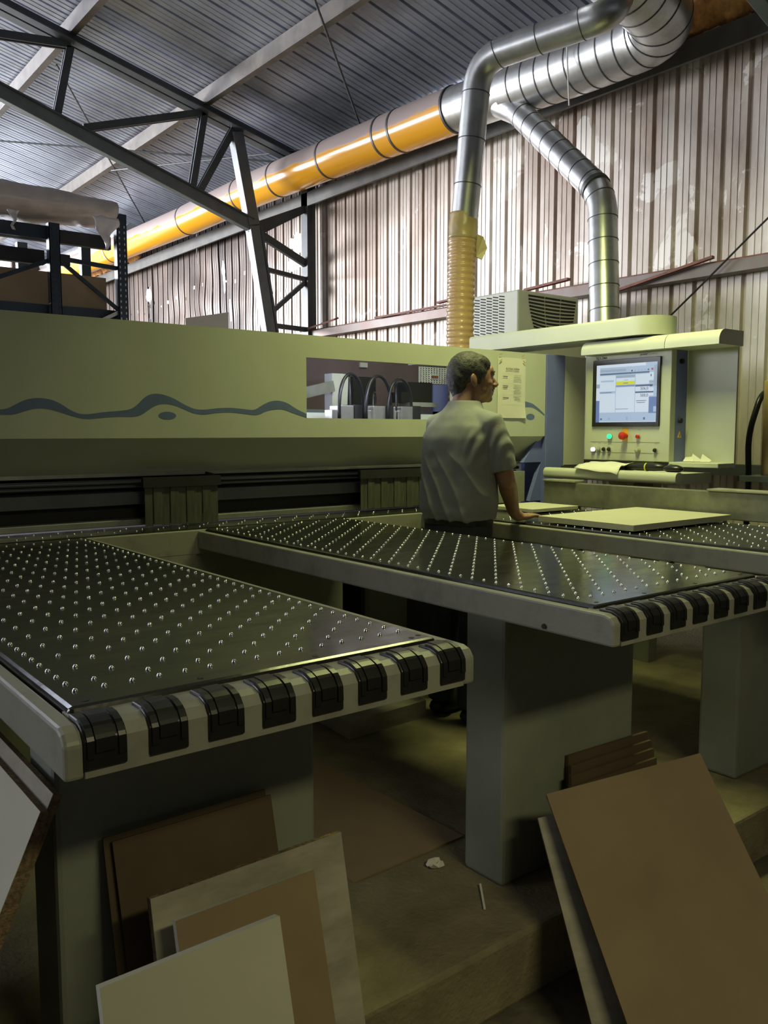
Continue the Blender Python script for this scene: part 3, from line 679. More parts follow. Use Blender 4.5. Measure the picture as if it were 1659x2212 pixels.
for (xa, xb, zt, r, yv) in ((2.90, 3.13, 1.70, 0.011, 4.14), (3.08, 3.33, 1.695, 0.011, 4.12), (3.28, 3.53, 1.685, 0.010, 4.16), (3.03, 3.06, 1.69, 0.006, 4.2), (3.20, 3.27, 1.60, 0.006, 4.2), (3.38, 3.44, 1.66, 0.006, 4.2)):
    n = 20; pa = []
    for k in range(n + 1):
        t = k / n; a = math.pi * t
        pa.append(((xa + xb) / 2 - (xb - xa) / 2 * math.cos(a), yv + 0.08 * t, 1.40 + (zt - 1.40) * math.sin(a) ** 0.7))
    sp('air_hose', MB().tube(pa, r, 8), M_tubeblk, smooth=True)
g = MB()
for i in range(9): g.box(3.90, 4.17, 4.60, 4.606, 1.695 + i * 0.0135, 1.700 + i * 0.0135)
for i in range(11): g.box(3.902 + i * 0.025, 3.909 + i * 0.025, 4.60, 4.606, 1.695, 1.81)
sp('mesh_guard', g, M_white)
sp('guard_label', MB().box(4.00, 4.075, 4.594, 4.601, 1.728, 1.757), M_white)
sp('guard_label', MB().box(4.006, 4.069, 4.590, 4.595, 1.733, 1.752), M_rust)
sp('guard_shelf', MB().box(3.90, 4.17, 4.62, 4.72, 1.825, 1.85), M_white)
sp('inner_blue_panel', MB().box(4.03, 4.17, 4.60, 4.62, 1.40, 1.69), M_blue)
sp('inner_motor', MB().box(3.80, 4.02, 4.60, 4.75, 1.63, 1.70).box(3.74, 4.02, 4.60, 4.75, 1.56, 1.63), M_black)
sp('inner_bracket', MB().box(3.80, 4.02, 4.55, 4.70, 1.53, 1.56), M_alu)

# paper notice taped to the cover
pn = thing('paper_notice', 'tall white paper notice taped to the machine cover beside the blue post', 'notice', (3.77, Y0, 1.44))
PL = (3.77, Y0, 1.44)
mb = MB(); nu, nv = 8, 12
for j in range(nv + 1):
    for i in range(nu + 1):
        u, v = i / nu, j / nv
        bow = 0.003 + 0.004 * math.sin(u * 3.1) * (1 - v) + (0.010 * max(0, u - 0.75) * 4 * max(0, 0.2 - v) * 5)
        mb.v.append((-0.117 + 0.236 * u, -bow - 0.001, 0.0 + 0.355 * v))
for j in range(nv):
    for i in range(nu): a = j * (nu + 1) + i; mb.f.append((a, a + 1, a + nu + 2, a + nu + 1))
ps_ = obj('sheet', mb, M_paper, pn, smooth=True)
tm = text_mesh('ROTINA DIÁRIA', 0.016, 0.0002, 0.0002); to = obj('title_text', tm, M_ink, pn); to.rotation_euler = (R(90), 0, 0); to.location = (0.002, -0.0105, 0.288)
lines = MB(); boldl = MB(); rule = MB()
random.seed(5)
for z, w in ((0.243, 0.040), (0.188, 0.044), (0.179, 0.038), (0.119, 0.050)): boldl.box(-0.078, -0.078 + w, -0.0092, -0.009, z - 0.002, z + 0.002)
for z in (0.250, 0.240, 0.231, 0.222, 0.193, 0.184, 0.175, 0.165, 0.156, 0.147, 0.128, 0.119, 0.110):
    w = random.uniform(0.018, 0.036); lines.box(0.045 - w, 0.045 + w, -0.0092, -0.009, z - 0.0014, z + 0.0014)
for z in (0.260, 0.203, 0.138, 0.080): rule.box(-0.085, 0.085, -0.009, -0.0089, z - 0.0003, z + 0.0003)
obj('bold_print', boldl, M_ink, pn); obj('small_print', lines, M_inkgrey, pn); obj('rule_lines', rule, M_inkgrey, pn)
for (x, z, a) in ((-0.10, 0.335, 0.6), (0.10, 0.335, -0.6), (-0.095, 0.014, -0.5), (-0.10, 0.37, 0.2), (0.09, 0.372, 0.4)):
    obj('tape_piece', MB().bar((x - 0.012 * math.cos(a), -0.0105, z - 0.012 * math.sin(a)), (x + 0.012 * math.cos(a), -0.0105, z + 0.012 * math.sin(a)), 0.001, 0.006), M_tape, pn)

# cooling unit on top of the switch cabinet
cu = thing('cooling_unit', 'beige cabinet cooling unit with slotted grilles beside the ribbed hose', 'cooling unit', (5.36, 4.97, 2.092))
CL = (5.36, 4.97, 2.092)
obj('housing', rel(MB().box(5.0, 5.72, 4.71, 5.22, 2.092, 2.46), CL), M_paint, cu, bevel=0.012)
g = MB()
for i in range(13):
    for j in range(5):
        yv = 4.86 + j * 0.07; z = 2.14 + i * 0.023
        g.add([(4.997, yv, z), (4.997, yv + 0.055, z + 0.010), (4.997, yv + 0.055, z + 0.019), (4.997, yv, z + 0.009), (5.002, yv, z), (5.002, yv + 0.055, z + 0.010), (5.002, yv + 0.055, z + 0.019), (5.002, yv, z + 0.009)],
              [(0, 1, 2, 3), (7, 6, 5, 4), (0, 4, 5, 1), (1, 5, 6, 2), (2, 6, 7, 3), (3, 7, 4, 0)])
obj('side_slots', rel(g, CL), M_grille, cu)
for i in range(12):
    t = i / 11; xa = 5.11 + 0.09 * (t ** 1.6); xb = 5.69 - 0.05 * t; z = 2.43 - 0.026 * i
    up = []; lo = []
    for k in range(13):
        u = k / 12; x = xa + (xb - xa) * u; zz = z - 0.03 * t * (1 - (2 * u - 1) ** 2) - 0.006 * u
        up.append((x, zz)); lo.append((x, zz - 0.014))
    m2 = MB()
    for (s0, s1) in ((0, 4), (4, 8), (8, 12)):
        a = up[s0:s1 + 1]; b = lo[s0:s1 + 1]
        a[-1] = (a[-1][0] - 0.008, a[-1][1]); b[-1] = (b[-1][0] - 0.008, b[-1][1]); m2.strip(a, b, 4.706, 4.712)
    obj('vent_slot', rel(m2, CL), M_grille, cu)

# ================================================================== CONTROL CONSOLE
KL = (4.30, 2.95, 1.10)
con = thing('control_console', 'beige hanging control console with lit screen and push buttons', 'control console', KL)
def kp(name, mb, m, parent=None, **k): return obj(name, rel(mb, KL), m, parent or con, **k)
XP = 4.20
def quarter(x0, x1, z0, z1, r, n=8):  # profile in (x,z) of a box with a rounded upper front (low x, high z) corner
    return [(x1, z0), (x0, z0)] + [(x0 + r - r * math.cos(a * math.pi / 2 / n), z1 - r + r * math.sin(a * math.pi / 2 / n)) for a in range(n + 1)] + [(x1, z1)]
kp('support_arm', MB().prism(quarter(4.12, 4.42, 1.90, 2.005, 0.02), 'y', 3.0, 4.33).tube([(4.27, 3.0, 1.90), (4.27, 3.0, 2.005)], 0.15, 40), M_paint, autosm=True)
kp('hood', MB().prism([(p[0], p[1]) for p in quarter(4.125, 4.36, 1.812, 1.892, 0.06)], 'y', 2.80, 3.37), M_paint, autosm=True)
kp('hood', MB().prism([(p[0], p[1]) for p in quarter(4.125, 4.36, 1.812, 1.892, 0.06)], 'y', 2.475, 2.797), M_paint, autosm=True)
panel = kp('panel', MB().box(XP, XP + 0.05, 2.80, 3.39, 1.19, 1.812), M_paint, bevel=0.003)
kp('blue_side', MB().box(XP + 0.05, XP + 0.155, 2.80, 2.83, 1.19, 1.812), M_blue); kp('blue_side', MB().box(XP + 0.05, XP + 0.155, 3.36, 3.39, 1.19, 1.812), M_blue)
kp('rear_panel', MB().box(4.355, 4.37, 2.50, 3.39, 1.19, 1.88), M_paint)
kp('rear_shelf', MB().box(4.20, 4.37, 2.50, 2.80, 1.165, 1.19), M_paint, bevel=0.003)
for z in (1.42, 1.75): kp('hinge', MB().tube([(XP + 0.09, 2.785, z), (XP + 0.09, 2.80, z)], 0.014, 12), M_black)
kp('warning_sticker', MB().prism([(XP + 0.075, 1.325), (XP + 0.115, 1.325), (XP + 0.095, 1.36)], 'y', 2.7985, 2.80), M_yellow)
kp('warning_mark', MB().prism([(XP + 0.092, 1.330), (XP + 0.099, 1.330), (XP + 0.096, 1.35)], 'y', 2.7975, 2.7985), M_ink)
# screen
bz = kp('screen_bezel', MB().box(XP - 0.012, XP + 0.001, 2.863, 3.329, 1.389, 1.779), M_bezel, bevel=0.002)
def em(name, c, s=1.0):
    m = mat(name, c, 0.35, emit=s * 0.8); m.node_tree.nodes['Principled BSDF'].inputs['Base Color'].default_value = (0.01, 0.01, 0.012, 1); return m
E_bg = em('ui_pale_blue', (0.50, 0.66, 0.86), 0.85); E_white = em('ui_white', (0.72, 0.84, 0.95), 0.95); E_blue = em('ui_blue', (0.16, 0.25, 0.50), 0.9)
E_bar = em('ui_bar', (0.13, 0.19, 0.30), 0.8); E_grey = em('ui_grey', (0.42, 0.52, 0.66), 0.85); E_yel = em('ui_yellow', (0.75, 0.80, 0.03), 0.95); E_ink = em('ui_ink', (0.05, 0.07, 0.12), 0.5); E_red = em('ui_red', (0.7, 0.1, 0.15), 0.8); E_midb = em('ui_mid_blue', (0.28, 0.38, 0.62), 0.85)
SY0, SY1, SZ0, SZ1 = 3.300, 2.882, 1.414, 1.750
def ui(name, u0, v0, u1, v1, m, layer=1):
    ya, yb_ = SY0 + (SY1 - SY0) * u0, SY0 + (SY1 - SY0) * u1; za, zb = SZ1 + (SZ0 - SZ1) * v0, SZ1 + (SZ0 - SZ1) * v1
    x = XP - 0.0122 - 0.0004 * layer
    return kp(name, MB().box(x - 0.0003, x, min(ya, yb_), max(ya, yb_), min(za, zb), max(za, zb)), m, bz)
ui('display', 0, 0, 1, 1, E_bg, 0)
ui('display_strip', 0, 0, 0.06, 0.62, E_white); ui('display_strip', 0, 0.62, 0.06, 1, E_blue); ui('display_strip', 0, 0.33, 0.06, 0.40, E_grey, 2)
ui('display_strip', 0.06, 0.0, 0.82, 0.05, E_white); ui('display_bar', 0.06, 0.085, 0.5, 0.125, E_grey); ui('display_bar', 0.06, 0.15, 0.88, 0.175, E_bar)
ui('display_area', 0.06, 0.19, 0.33, 0.83, E_white); ui('display_area', 0.34, 0.20, 0.65, 0.83, E_white); ui('display_area', 0.66, 0.19, 0.88, 0.36, E_white)
ui('display_bar', 0.34, 0.20, 0.65, 0.24, E_grey, 2); ui('display_bar', 0.34, 0.30, 0.65, 0.355, E_yel, 2); ui('display_bar', 0.34, 0.36, 0.65, 0.395, E_midb, 2)
ui('display_bar', 0.06, 0.46, 0.33, 0.50, E_bg, 2); ui('display_bar', 0.08, 0.27, 0.30, 0.30, E_bg, 2)
ui('display_bar', 0.66, 0.37, 0.94, 0.40, E_bar, 2); ui('display_area', 0.66, 0.40, 0.88, 0.475, E_white); ui('display_bar', 0.66, 0.485, 0.95, 0.51, E_bar, 2); ui('display_area', 0.66, 0.51, 0.88, 0.83, E_white)
ui('display_strip', 0.88, 0.58, 1.0, 0.85, E_blue); ui('display_strip', 0.88, 0.17, 0.95, 0.30, E_white); ui('display_strip', 0.95, 0.05, 1.0, 0.40, E_grey); ui('display_bar', 0.88, 0.32, 0.95, 0.34, E_grey, 2); ui('display_strip', 0.88, 0.42, 0.95, 0.56, E_white)
ui('display_strip', 0.955, 0.74, 1.0, 0.83, E_bg, 2)
ui('display_bar', 0.34, 0.765, 0.55, 0.78, E_grey, 2); ui('display_area', 0.34, 0.80, 0.65, 0.83, E_white, 2)
ui('display_strip', 0.06, 0.985, 1.0, 1.0, E_white)
for (u, v, w, h, m) in ((0.59, 0.115, 0.02, 0.025, E_ink), (0.64, 0.115, 0.02, 0.025, E_grey), (0.70, 0.115, 0.02, 0.02, E_grey), (0.75, 0.112, 0.02, 0.02, E_grey), (0.80, 0.11, 0.02, 0.02, E_grey), (0.85, 0.11, 0.025, 0.025, E_bar), (0.91, 0.10, 0.03, 0.035, E_red), (0.90, 0.20, 0.015, 0.04, E_bar), (0.08, 0.93, 0.03, 0.03, E_bar), (0.22, 0.92, 0.03, 0.04, E_grey), (0.52, 0.91, 0.03, 0.05, E_grey), (0.80, 0.92, 0.03, 0.04, E_bar), (0.90, 0.385, 0.02, 0.02, E_ink)):
    ui('display_icon', u, v, u + w, v + h, m, 3)
for (u, v, w) in ((0.68, 0.635, 0.16), (0.69, 0.665, 0.13), (0.07, 0.478, 0.20), (0.36, 0.22, 0.09), (0.57, 0.217, 0.05), (0.46, 0.327, 0.08), (0.47, 0.275, 0.07)): ui('display_line', u, v, u + w, v + 0.010, E_grey if v < 0.3 else E_bar, 3)
def ktext(txt, size, y, z, m, x, bold=0.0, parent=None, align='CENTER'):
    t = obj('lettering', text_mesh(txt, size, 0.0002, bold, align), m, parent or con); t.rotation_euler = (R(90), 0, R(-90)); t.location = (x - KL[0], y - KL[1], z - KL[2]); return t
ktext('506,0', 0.024, SY0 + (SY1 - SY0) * 0.87, SZ1 + (SZ0 - SZ1) * 0.437, E_ink, XP - 0.0142, 0, bz, 'RIGHT')
ktext('500,0', 0.024, SY0 + (SY1 - SY0) * 0.87, SZ1 + (SZ0 - SZ1) * 0.553, E_ink, XP - 0.0142, 0, bz, 'RIGHT')
ktext('HOLZMA', 0.020, 3.275, 1.7925, M_ink, XP - 0.0006, 0.0002)
ktext('power', 0.019, 2.955, 1.797, M_ink, XP - 0.0006, 0.0003, align='RIGHT'); ktext('Control', 0.019, 2.953, 1.797, M_inkgrey, XP - 0.0006, align='LEFT')
ring = [(3.312 + 0.014 * math.cos(a), 1.79 + 0.011 * math.sin(a)) for a in [R(50 + 280 * i / 20) for i in range(21)]]
kp('logo_arc', MB().tube([(XP - 0.0008, p[0], p[1]) for p in ring], 0.0022, 6), M_inkgrey)
# buttons
def button(label, y, z, r, m, length=0.018, ringm=None):
    c = kp('push_button', MB().tube([(XP, y, z), (XP - length * 0.6, y, z)], r * 1.25, 20), ringm or M_chrome, autosm=True); c['label'] = label
    kp('button_cap', MB().tube([(XP - length * 0.6, y, z), (XP - length, y, z), (XP - length - 0.003, y, z)], [r, r, r * 0.6], 20), m, c, autosm=True)
kp('yellow_plate', MB().box(XP - 0.002, XP, 3.075, 3.116, 1.307, 1.38), M_yellow)
kp('label_strip', MB().box(XP - 0.0015, XP, 2.862, 3.345, 1.236, 1.238).box(XP - 0.0015, XP, 2.862, 3.345, 1.298, 1.2995), M_inkgrey)
button('lit green push button', 3.198, 1.331, 0.0135, M_green_lit)
e = kp('emergency_stop', MB().tube([(XP, 3.089, 1.335), (XP - 0.028, 3.089, 1.335)], 0.015, 20), M_red, autosm=True); e['label'] = 'red mushroom emergency stop button'
kp('mushroom_cap', MB().tube([(XP - 0.028, 3.089, 1.335), (XP - 0.032, 3.089, 1.335), (XP - 0.044, 3.089, 1.335), (XP - 0.05, 3.089, 1.335)], [0.018, 0.023, 0.022, 0.012], 24), M_red, e, autosm=True)
button('small red push button', 3.001, 1.331, 0.011, M_red)
button('lit white push button', 3.316, 1.253, 0.0125, M_white_lit)
button('grey push button', 3.277, 1.254, 0.011, M_greybtn)
button('black push button', 3.238, 1.255, 0.010, M_black); button('black push button', 3.201, 1.255, 0.010, M_black)
button('grey push button', 3.002, 1.252, 0.0125, M_greybtn, 0.022, M_greybtn); button('black push button', 2.884, 1.254, 0.010, M_black)
cap = MB()
for (y, z) in ((3.198, 1.37), (3.001, 1.37), (3.316, 1.29), (3.277, 1.29), (3.238, 1.29), (3.201, 1.29), (3.002, 1.29), (2.884, 1.29)): cap.box(XP - 0.0004, XP, y - 0.011, y + 0.011, z - 0.0015, z + 0.0015)
kp('button_captions', cap, M_inkgrey)
# keyboard tray
tray = [(4.30, 1.085), (4.0, 1.085)] + [(3.965 - 0.03 * math.sin(a * math.pi / 10), 1.115 - 0.03 * math.cos(a * math.pi / 10)) for a in range(0, 11)] + [(4.0, 1.145), (4.30, 1.145)]
tray = [(4.28, 1.082), (3.965, 1.082)] + [(3.965 - 0.022 * math.sin(a * math.pi / 8), 1.104 + 0.0 - 0.022 * math.cos(a * math.pi / 8)) for a in range(1, 5)] + [(3.943, 1.120)] + [(3.968 - 0.025 * math.cos(a * math.pi / 12), 1.12 + 0.025 * math.sin(a * math.pi / 12)) for a in range(1, 7)] + [(3.99, 1.145), (3.995, 1.138), (4.28, 1.138)]
trayo = kp('tray', MB().prism(tray, 'y', 2.585, 3.49), M_paint, autosm=True)
kp('tray_bracket', MB().prism([(4.05, 1.082), (4.16, 1.082), (4.12, 1.05), (4.08, 1.05)], 'y', 2.98, 3.10), M_paint)
kp('console_post', MB().box(4.28, 4.36, 2.95, 3.10, 0.0, 1.19), M_ped)

# loose things on the tray and shelf
pp = MB(); n = 12
for j in range(n + 1):
    for i in range(n + 1):
        u, v = i / n, j / n
        x = 3.925 + 0.20 * u; yv = 3.24 - 0.30 * v + 0.04 * u
        z = 1.165 + 0.012 * noise.noise(Vector((u * 3, v * 3, 1))) + 0.018 * u + (-(0.03) * max(0, 0.2 - u) * 5 * (0.4 + v))
        pp.v.append((x, yv, z))
for j in range(n):
    for i in range(n): a = j * (n + 1) + i; pp.f.append((a, a + 1, a + n + 2, a + n + 1))
o = obj('paper_sheet', pp, M_paper, smooth=True); o.modifiers.new('s', 'SOLIDIFY').thickness = 0.001; tag(o, 'crumpled white paper sheet lying over the keyboard tray edge', 'paper')
kb = thing('keyboard', 'black keyboard on the console tray under the white paper', 'keyboard', (4.10, 3.15, 1.139))
obj('key_base', MB().box(-0.07, 0.07, -0.15, 0.28, 0, 0.016), M_black, kb, bevel=0.003)
km = MB()
for i in range(5):
    for j in range(20): km.box(-0.06 + i * 0.025, -0.06 + i * 0.025 + 0.019, -0.14 + j * 0.0205, -0.14 + j * 0.0205 + 0.016, 0.016, 0.021)
obj('keys', km, M_rubber, kb)
sc = thing('barcode_scanner', 'black handheld scanner with a yellow band on the console tray', 'scanner', (4.06, 2.82, 1.139))
obj('scanner_body', MB().tube([(0, 0.16, 0.022), (0, 0.08, 0.024), (0.01, -0.02, 0.026), (0.01, -0.10, 0.024)], [0.012, 0.02, 0.022, 0.015], 12), M_rubber, sc, smooth=True)
obj('yellow_band', MB().tube([(0.004, 0.030, 0.025), (0.004, 0.022, 0.025)], 0.0235, 14), mat('lime_band', (0.65, 0.62, 0.05), 0.5), sc)
ms = thing('computer_mouse', 'black computer mouse at the right end of the console tray', 'mouse', (4.02, 2.65, 1.139))
obj('mouse_body', MB().ell((0, 0, 0.023), (0.034, 0.06, 0.0222), 20, 10), M_rubber, ms, smooth=True)
obj('mouse_button', MB().box(-0.001, 0.001, 0.005, 0.05, 0.040, 0.0462), M_dark, ms)
obj('scroll_wheel', MB().tube([(-0.004, 0.025, 0.042), (0.004, 0.025, 0.042)], 0.006, 10), M_greybtn, ms)
for (yv, a, lab) in ((2.745, 0.5, 'dark paper scrap standing nearest the blue side on the console shelf'), (2.70, -0.5, 'white folded paper scrap in the middle of the console shelf'), (2.64, -0.35, 'pale crumpled scrap at the right of the console shelf')):
    mb = MB().add([(4.30, yv + 0.03, 1.193), (4.30, yv - 0.03, 1.193), (4.32, yv - 0.03, 1.20 + 0.02 * (a > 0)), (4.325, yv + 0.03, 1.235 - 0.02 * (a > 0)), (4.27, yv, 1.1925)], [(0, 1, 2, 3), (0, 1, 4)])
    o = obj('paper_scrap', mb, M_paper); o.modifiers.new('s', 'SOLIDIFY').thickness = 0.0015; tag(o, lab, 'paper', 'paper scraps on the console shelf')

# fence beside the far table
FL = (3.88, 2.7, 0)
fe = thing('rip_fence', 'long dull metal fence along the far table below the console', 'fence', FL)
obj('fence_bar', rel(MB().box(3.85, 3.90, 1.0, 3.40, 0.935, 1.068), FL), mat('fence_metal', (0.34, 0.34, 0.27), 0.38, 0.45, var=0.45, vscale=6, rvar=0.1), fe, bevel=0.004)
obj('fence_lip', rel(MB().box(3.835, 3.95, 1.0, 2.34, 1.069, 1.080), FL), M_tablep, fe, bevel=0.003)
obj('fence_lip', rel(MB().box(3.835, 3.92, 3.16, 3.40, 1.069, 1.082), FL), M_tablep, fe, bevel=0.003)
for yv in (1.4, 2.3, 3.2): obj('fence_support', rel(MB().box(3.855, 3.895, yv - 0.04, yv + 0.04, 0.0, 0.935), FL), M_ped, fe)
tag(obj('melamine_sheet', MB().box(3.04, 3.80, 2.185, 2.715, 0.9395, 0.966), M_mel, bevel=0.001), 'white melamine panel lying flat on the far air table', 'panel')
tag(obj('white_offcut', MB().box(3.34, 3.70, 3.02, 3.34, 0.9395, 0.957), M_mel, bevel=0.001), 'narrow white panel offcut on the far table behind the operator hand', 'panel')
tag(obj('wood_board', MB().box(4.62, 5.1, 2.36, 2.49, 1.12, 1.64), M_wood, bevel=0.002), 'pale wooden board standing at the right edge of the picture', 'board')
tag(obj('side_shelf', MB().box(4.4, 5.3, 1.2, 2.50, 1.09, 1.12), M_truss), 'dark steel shelf carrying the pale wooden board', 'shelf')
tag(obj('power_hose', MB().tube(sub(fillet([(4.78, 2.54, 1.60), (4.66, 2.53, 1.56), (4.57, 2.545, 1.34), (4.565, 2.53, 1.12), (4.56, 2.53, 0.60)], 0.15), 0.02), 0.017, 10), M_tubeblk, smooth=True), 'thick black hose curving down beside the pale wooden board', 'hose')

# ================================================================== RACK BEHIND THE MACHINE
RL_ = (2.66, 7.6, 0)
rk = thing('storage_rack', 'dark blue steel storage rack rising behind the left of the machine', 'rack', RL_)
def rp(name, mb, m=M_rack, **k): return obj(name, rel(mb, RL_), m, rk, **k)
for (x, zt, yv) in ((2.375, 3.11, 7.6), (2.96, 3.27, 7.6)):
    mb = MB().box(x - 0.045, x + 0.045, yv - 0.04, yv - 0.034, 0, zt).box(x - 0.045, x - 0.039, yv - 0.04, yv + 0.04, 0, zt).box(x + 0.039, x + 0.045, yv - 0.04, yv + 0.04, 0, zt)
    rp('upright', mb)
    ho = MB()
    for i in range(26):
        z = 1.9 + i * 0.05
        if z + 0.03 > zt: break
        ho.box(x - 0.028, x - 0.018, yv - 0.0415, yv - 0.0395, z, z + 0.02).box(x + 0.018, x + 0.028, yv - 0.0415, yv - 0.0395, z, z + 0.02)
    stuff(rp('upright_slots', ho, M_alu if x > 2.9 else M_grille))
rp('brace', MB().bar((2.42, 7.6, 2.83), (2.94, 7.6, 2.80), 0.03, 0.035)); rp('brace', MB().bar((2.44, 7.6, 2.80), (2.94, 7.6, 2.43), 0.03, 0.03)); rp('brace', MB().bar((2.33, 7.62, 2.80), (1.7, 7.62, 2.52), 0.03, 0.035))
rp('brace', MB().bar((2.95, 7.6, 2.43), (2.7, 7.6, 2.30), 0.03, 0.03), M_alu)
rp('bracket', MB().box(2.42, 2.50, 7.56, 7.62, 2.77, 2.86), M_dark)
rp('beam', MB().box(0.4, 2.36, 7.62, 7.68, 2.98, 3.09)); rp('beam', MB().box(0.4, 2.96, 7.66, 7.72, 2.34, 2.44)); rp('beam', MB().box(0.4, 2.95, 7.8, 7.86, 3.00, 3.115), M_dark); rp('beam', MB().box(0.4, 2.36, 7.8, 7.86, 2.80, 2.92), M_dark)
rp('upright', MB().box(0.40, 0.49, 7.56, 7.64, 0, 3.11)); rp('upright', MB().box(2.33, 2.42, 8.5, 8.58, 0, 3.11)); rp('upright', MB().box(2.92, 3.01, 8.5, 8.58, 0, 3.2))
tag(obj('brown_panels', MB().box(0.6, 2.88, 7.76, 7.80, 2.441, 2.735), M_mdf), 'stack of brown panels on edge on the rack behind the machine', 'panels')
# film-wrapped bundle on top
mb = MB(); nL = 40; seg = 20
for i in range(nL + 1):
    t = i / nL; x = 0.9 + 2.0 * t; zc = 3.30 - 0.015 * t; hgt = 0.125 - 0.035 * t ** 3 + 0.012 * noise.noise(Vector((t * 5, 0, 0))); dep = 0.30
    for k in range(seg):
        a = 2 * math.pi * k / seg; n = noise.noise(Vector((x * 4, math.cos(a) * 2, math.sin(a) * 2)))
        z = zc + hgt * math.sin(a) * (1 + 0.20 * n) + 0.012 * noise.noise(Vector((x * 9, math.cos(a) * 5, 7))) + (0 if math.sin(a) > 0 else -0.02 * math.sin(t * 3.1))
        mb.v.append((x, 7.75 + dep * math.copysign(abs(math.cos(a)) ** 0.6, math.cos(a)) + 0.02 * n, z))
for i in range(nL):
    for k in range(seg): k2 = (k + 1) % seg; mb.f.append((i * seg + k, i * seg + k2, (i + 1) * seg + k2, (i + 1) * seg + k))
mb.f.append(tuple(range(seg - 1, -1, -1))); mb.f.append(tuple(nL * seg + k for k in range(seg)))
BL = (1.9, 7.75, 3.16)
wb = thing('wrapped_bundle', 'long bundle wrapped in dusty clear film on top of the rack', 'bundle', BL)
obj('wrap', rel(mb, BL), M_plastic, wb, smooth=True)
def rag(name, x0, x1, z0, z1, y, parent, sd):
    m2 = MB(); nu, nv = 6, 12
    for j in range(nv + 1):
        for i in range(nu + 1):
            u, v = i / nu, j / nv; w = (0.6 + 0.4 * math.sin(v * 4 + sd)) * (1 - 0.45 * v)
            x = (x0 + x1) / 2 + (u - 0.5) * (x1 - x0) * w + 0.03 * noise.noise(Vector((v * 3, sd, 0)))
            m2.v.append((x, y + 0.03 * noise.noise(Vector((u * 3, v * 3, sd))), z1 + (z0 - z1) * v + 0.02 * noise.noise(Vector((u * 4, v * 2, sd + 3)))))
    for j in range(nv):
        for i in range(nu): a = j * (nu + 1) + i; m2.f.append((a, a + 1, a + nu + 2, a + nu + 1))
    o = obj(name, rel(m2, BL), M_filmwhite, parent, smooth=True); o.modifiers.new('s', 'SOLIDIFY').thickness = 0.003
rag('film_tail', 2.66, 2.90, 2.93, 3.20, 7.46, wb, 1.0)
rag('film_tail', 1.97, 2.07, 2.99, 3.14, 7.45, wb, 2.0)
# bits standing behind the machine top
tag(obj('cardboard_piece', MB().prism([(3.05, 0.0), (3.48, 0.0), (3.49, 2.36), (3.10, 2.28)], 'y', 6.6, 6.62), M_mel), 'pale board corner showing just above the machine cover', 'board')

# ================================================================== BOARDS IN THE FOREGROUND
def lean_board(name, label, tl, tr, down, length, t, face, edge, cat='board', group='boards leaning around the tables'):
    tl, tr, down = Vector(tl), Vector(tr), Vector(down).normalized()
    e = (tr - tl); n = e.cross(down).normalized()
    if n.dot(Vector((0, 0, 1.36)) - tl) < 0: n = -n
    T = thing(name, label, cat, tuple(tl + down * length), group); L = tl + down * length
    c = [tl, tr, tr + down * length, tl + down * length]
    def slab(a, b): return MB().add([p - L + n * a for p in c] + [p - L + n * b for p in c], [(0, 1, 2, 3), (7, 6, 5, 4), (0, 4, 5, 1), (1, 5, 6, 2), (2, 6, 7, 3), (3, 7, 4, 0)])
    obj('core', slab(-t, -0.0012), edge, T); obj('face', slab(-0.0012, 0), face, T)
    return T
lean_board('board', 'thin dark brown board leaning flat against the left pedestal', (0.600, 1.675, 0.521), (0.974, 1.675, 0.521), (0.02, -0.22, -1), 0.535, 0.006, M_mdfdark, M_mdfdark)
lean_board('board', 'slightly wider dark brown board hidden right behind the other dark board', (0.586, 1.690, 0.527), (0.968, 1.690, 0.531), (0.01, -0.20, -1), 0.54, 0.006, M_mdfdark, M_mdfdark)
lean_board('board', 'worn white board behind the small brown board, largest of the left row', (0.607, 1.50, 0.474), (1.050, 1.50, 0.475), (0.0, -0.222, -1), 0.69, 0.018, M_melworn, M_chip)
lean_board('board', 'plain brown board between two white boards below the left table', (0.622, 1.42, 0.462), (0.925, 1.42, 0.462), (0.0, -0.262, -1), 0.685, 0.016, M_mdf, M_mel)
lean_board('board', 'clean white board at the very front of the left row', (0.421, 1.25, 0.508), (0.742, 1.25, 0.508), (0.0, -0.262, -1), 0.73, 0.018, M_mel, M_mel)
lean_board('board', 'short dark board peeping out left of the front white board', (0.395, 1.30, 0.40), (0.46, 1.30, 0.41), (0.0, -0.25, -1), 0.62, 0.016, M_mdfdark, M_chip)
lean_board('board', 'thick white chipboard with rough brown edge at the left picture border', (0.440, 2.30, 0.655), (0.440, 1.60, 0.658), (-0.30, 0, -0.66), 0.90, 0.018, M_mel, M_chip)
lean_board('board', 'second white chipboard standing close behind the one at the left border', (0.4700, 2.32, 0.677), (0.4700, 1.62, 0.677), (-0.30, 0, -0.66), 0.93, 0.018, M_melworn, M_chip)
lean_board('board', 'large plain brown board slanting in the lower right corner', (1.783, 1.546, 0.350), (2.155, 1.306, 0.453), (-0.24, -0.671, -0.702), 0.78, 0.018, M_mdf, M_chip)
lean_board('board', 'narrow grey-brown board edge behind the large slanting brown board', (1.765, 1.560, 0.28), (2.10, 1.345, 0.36), (-0.262, -0.60, -0.75), 0.64, 0.016, M_melworn, M_chip)
random.seed(11)
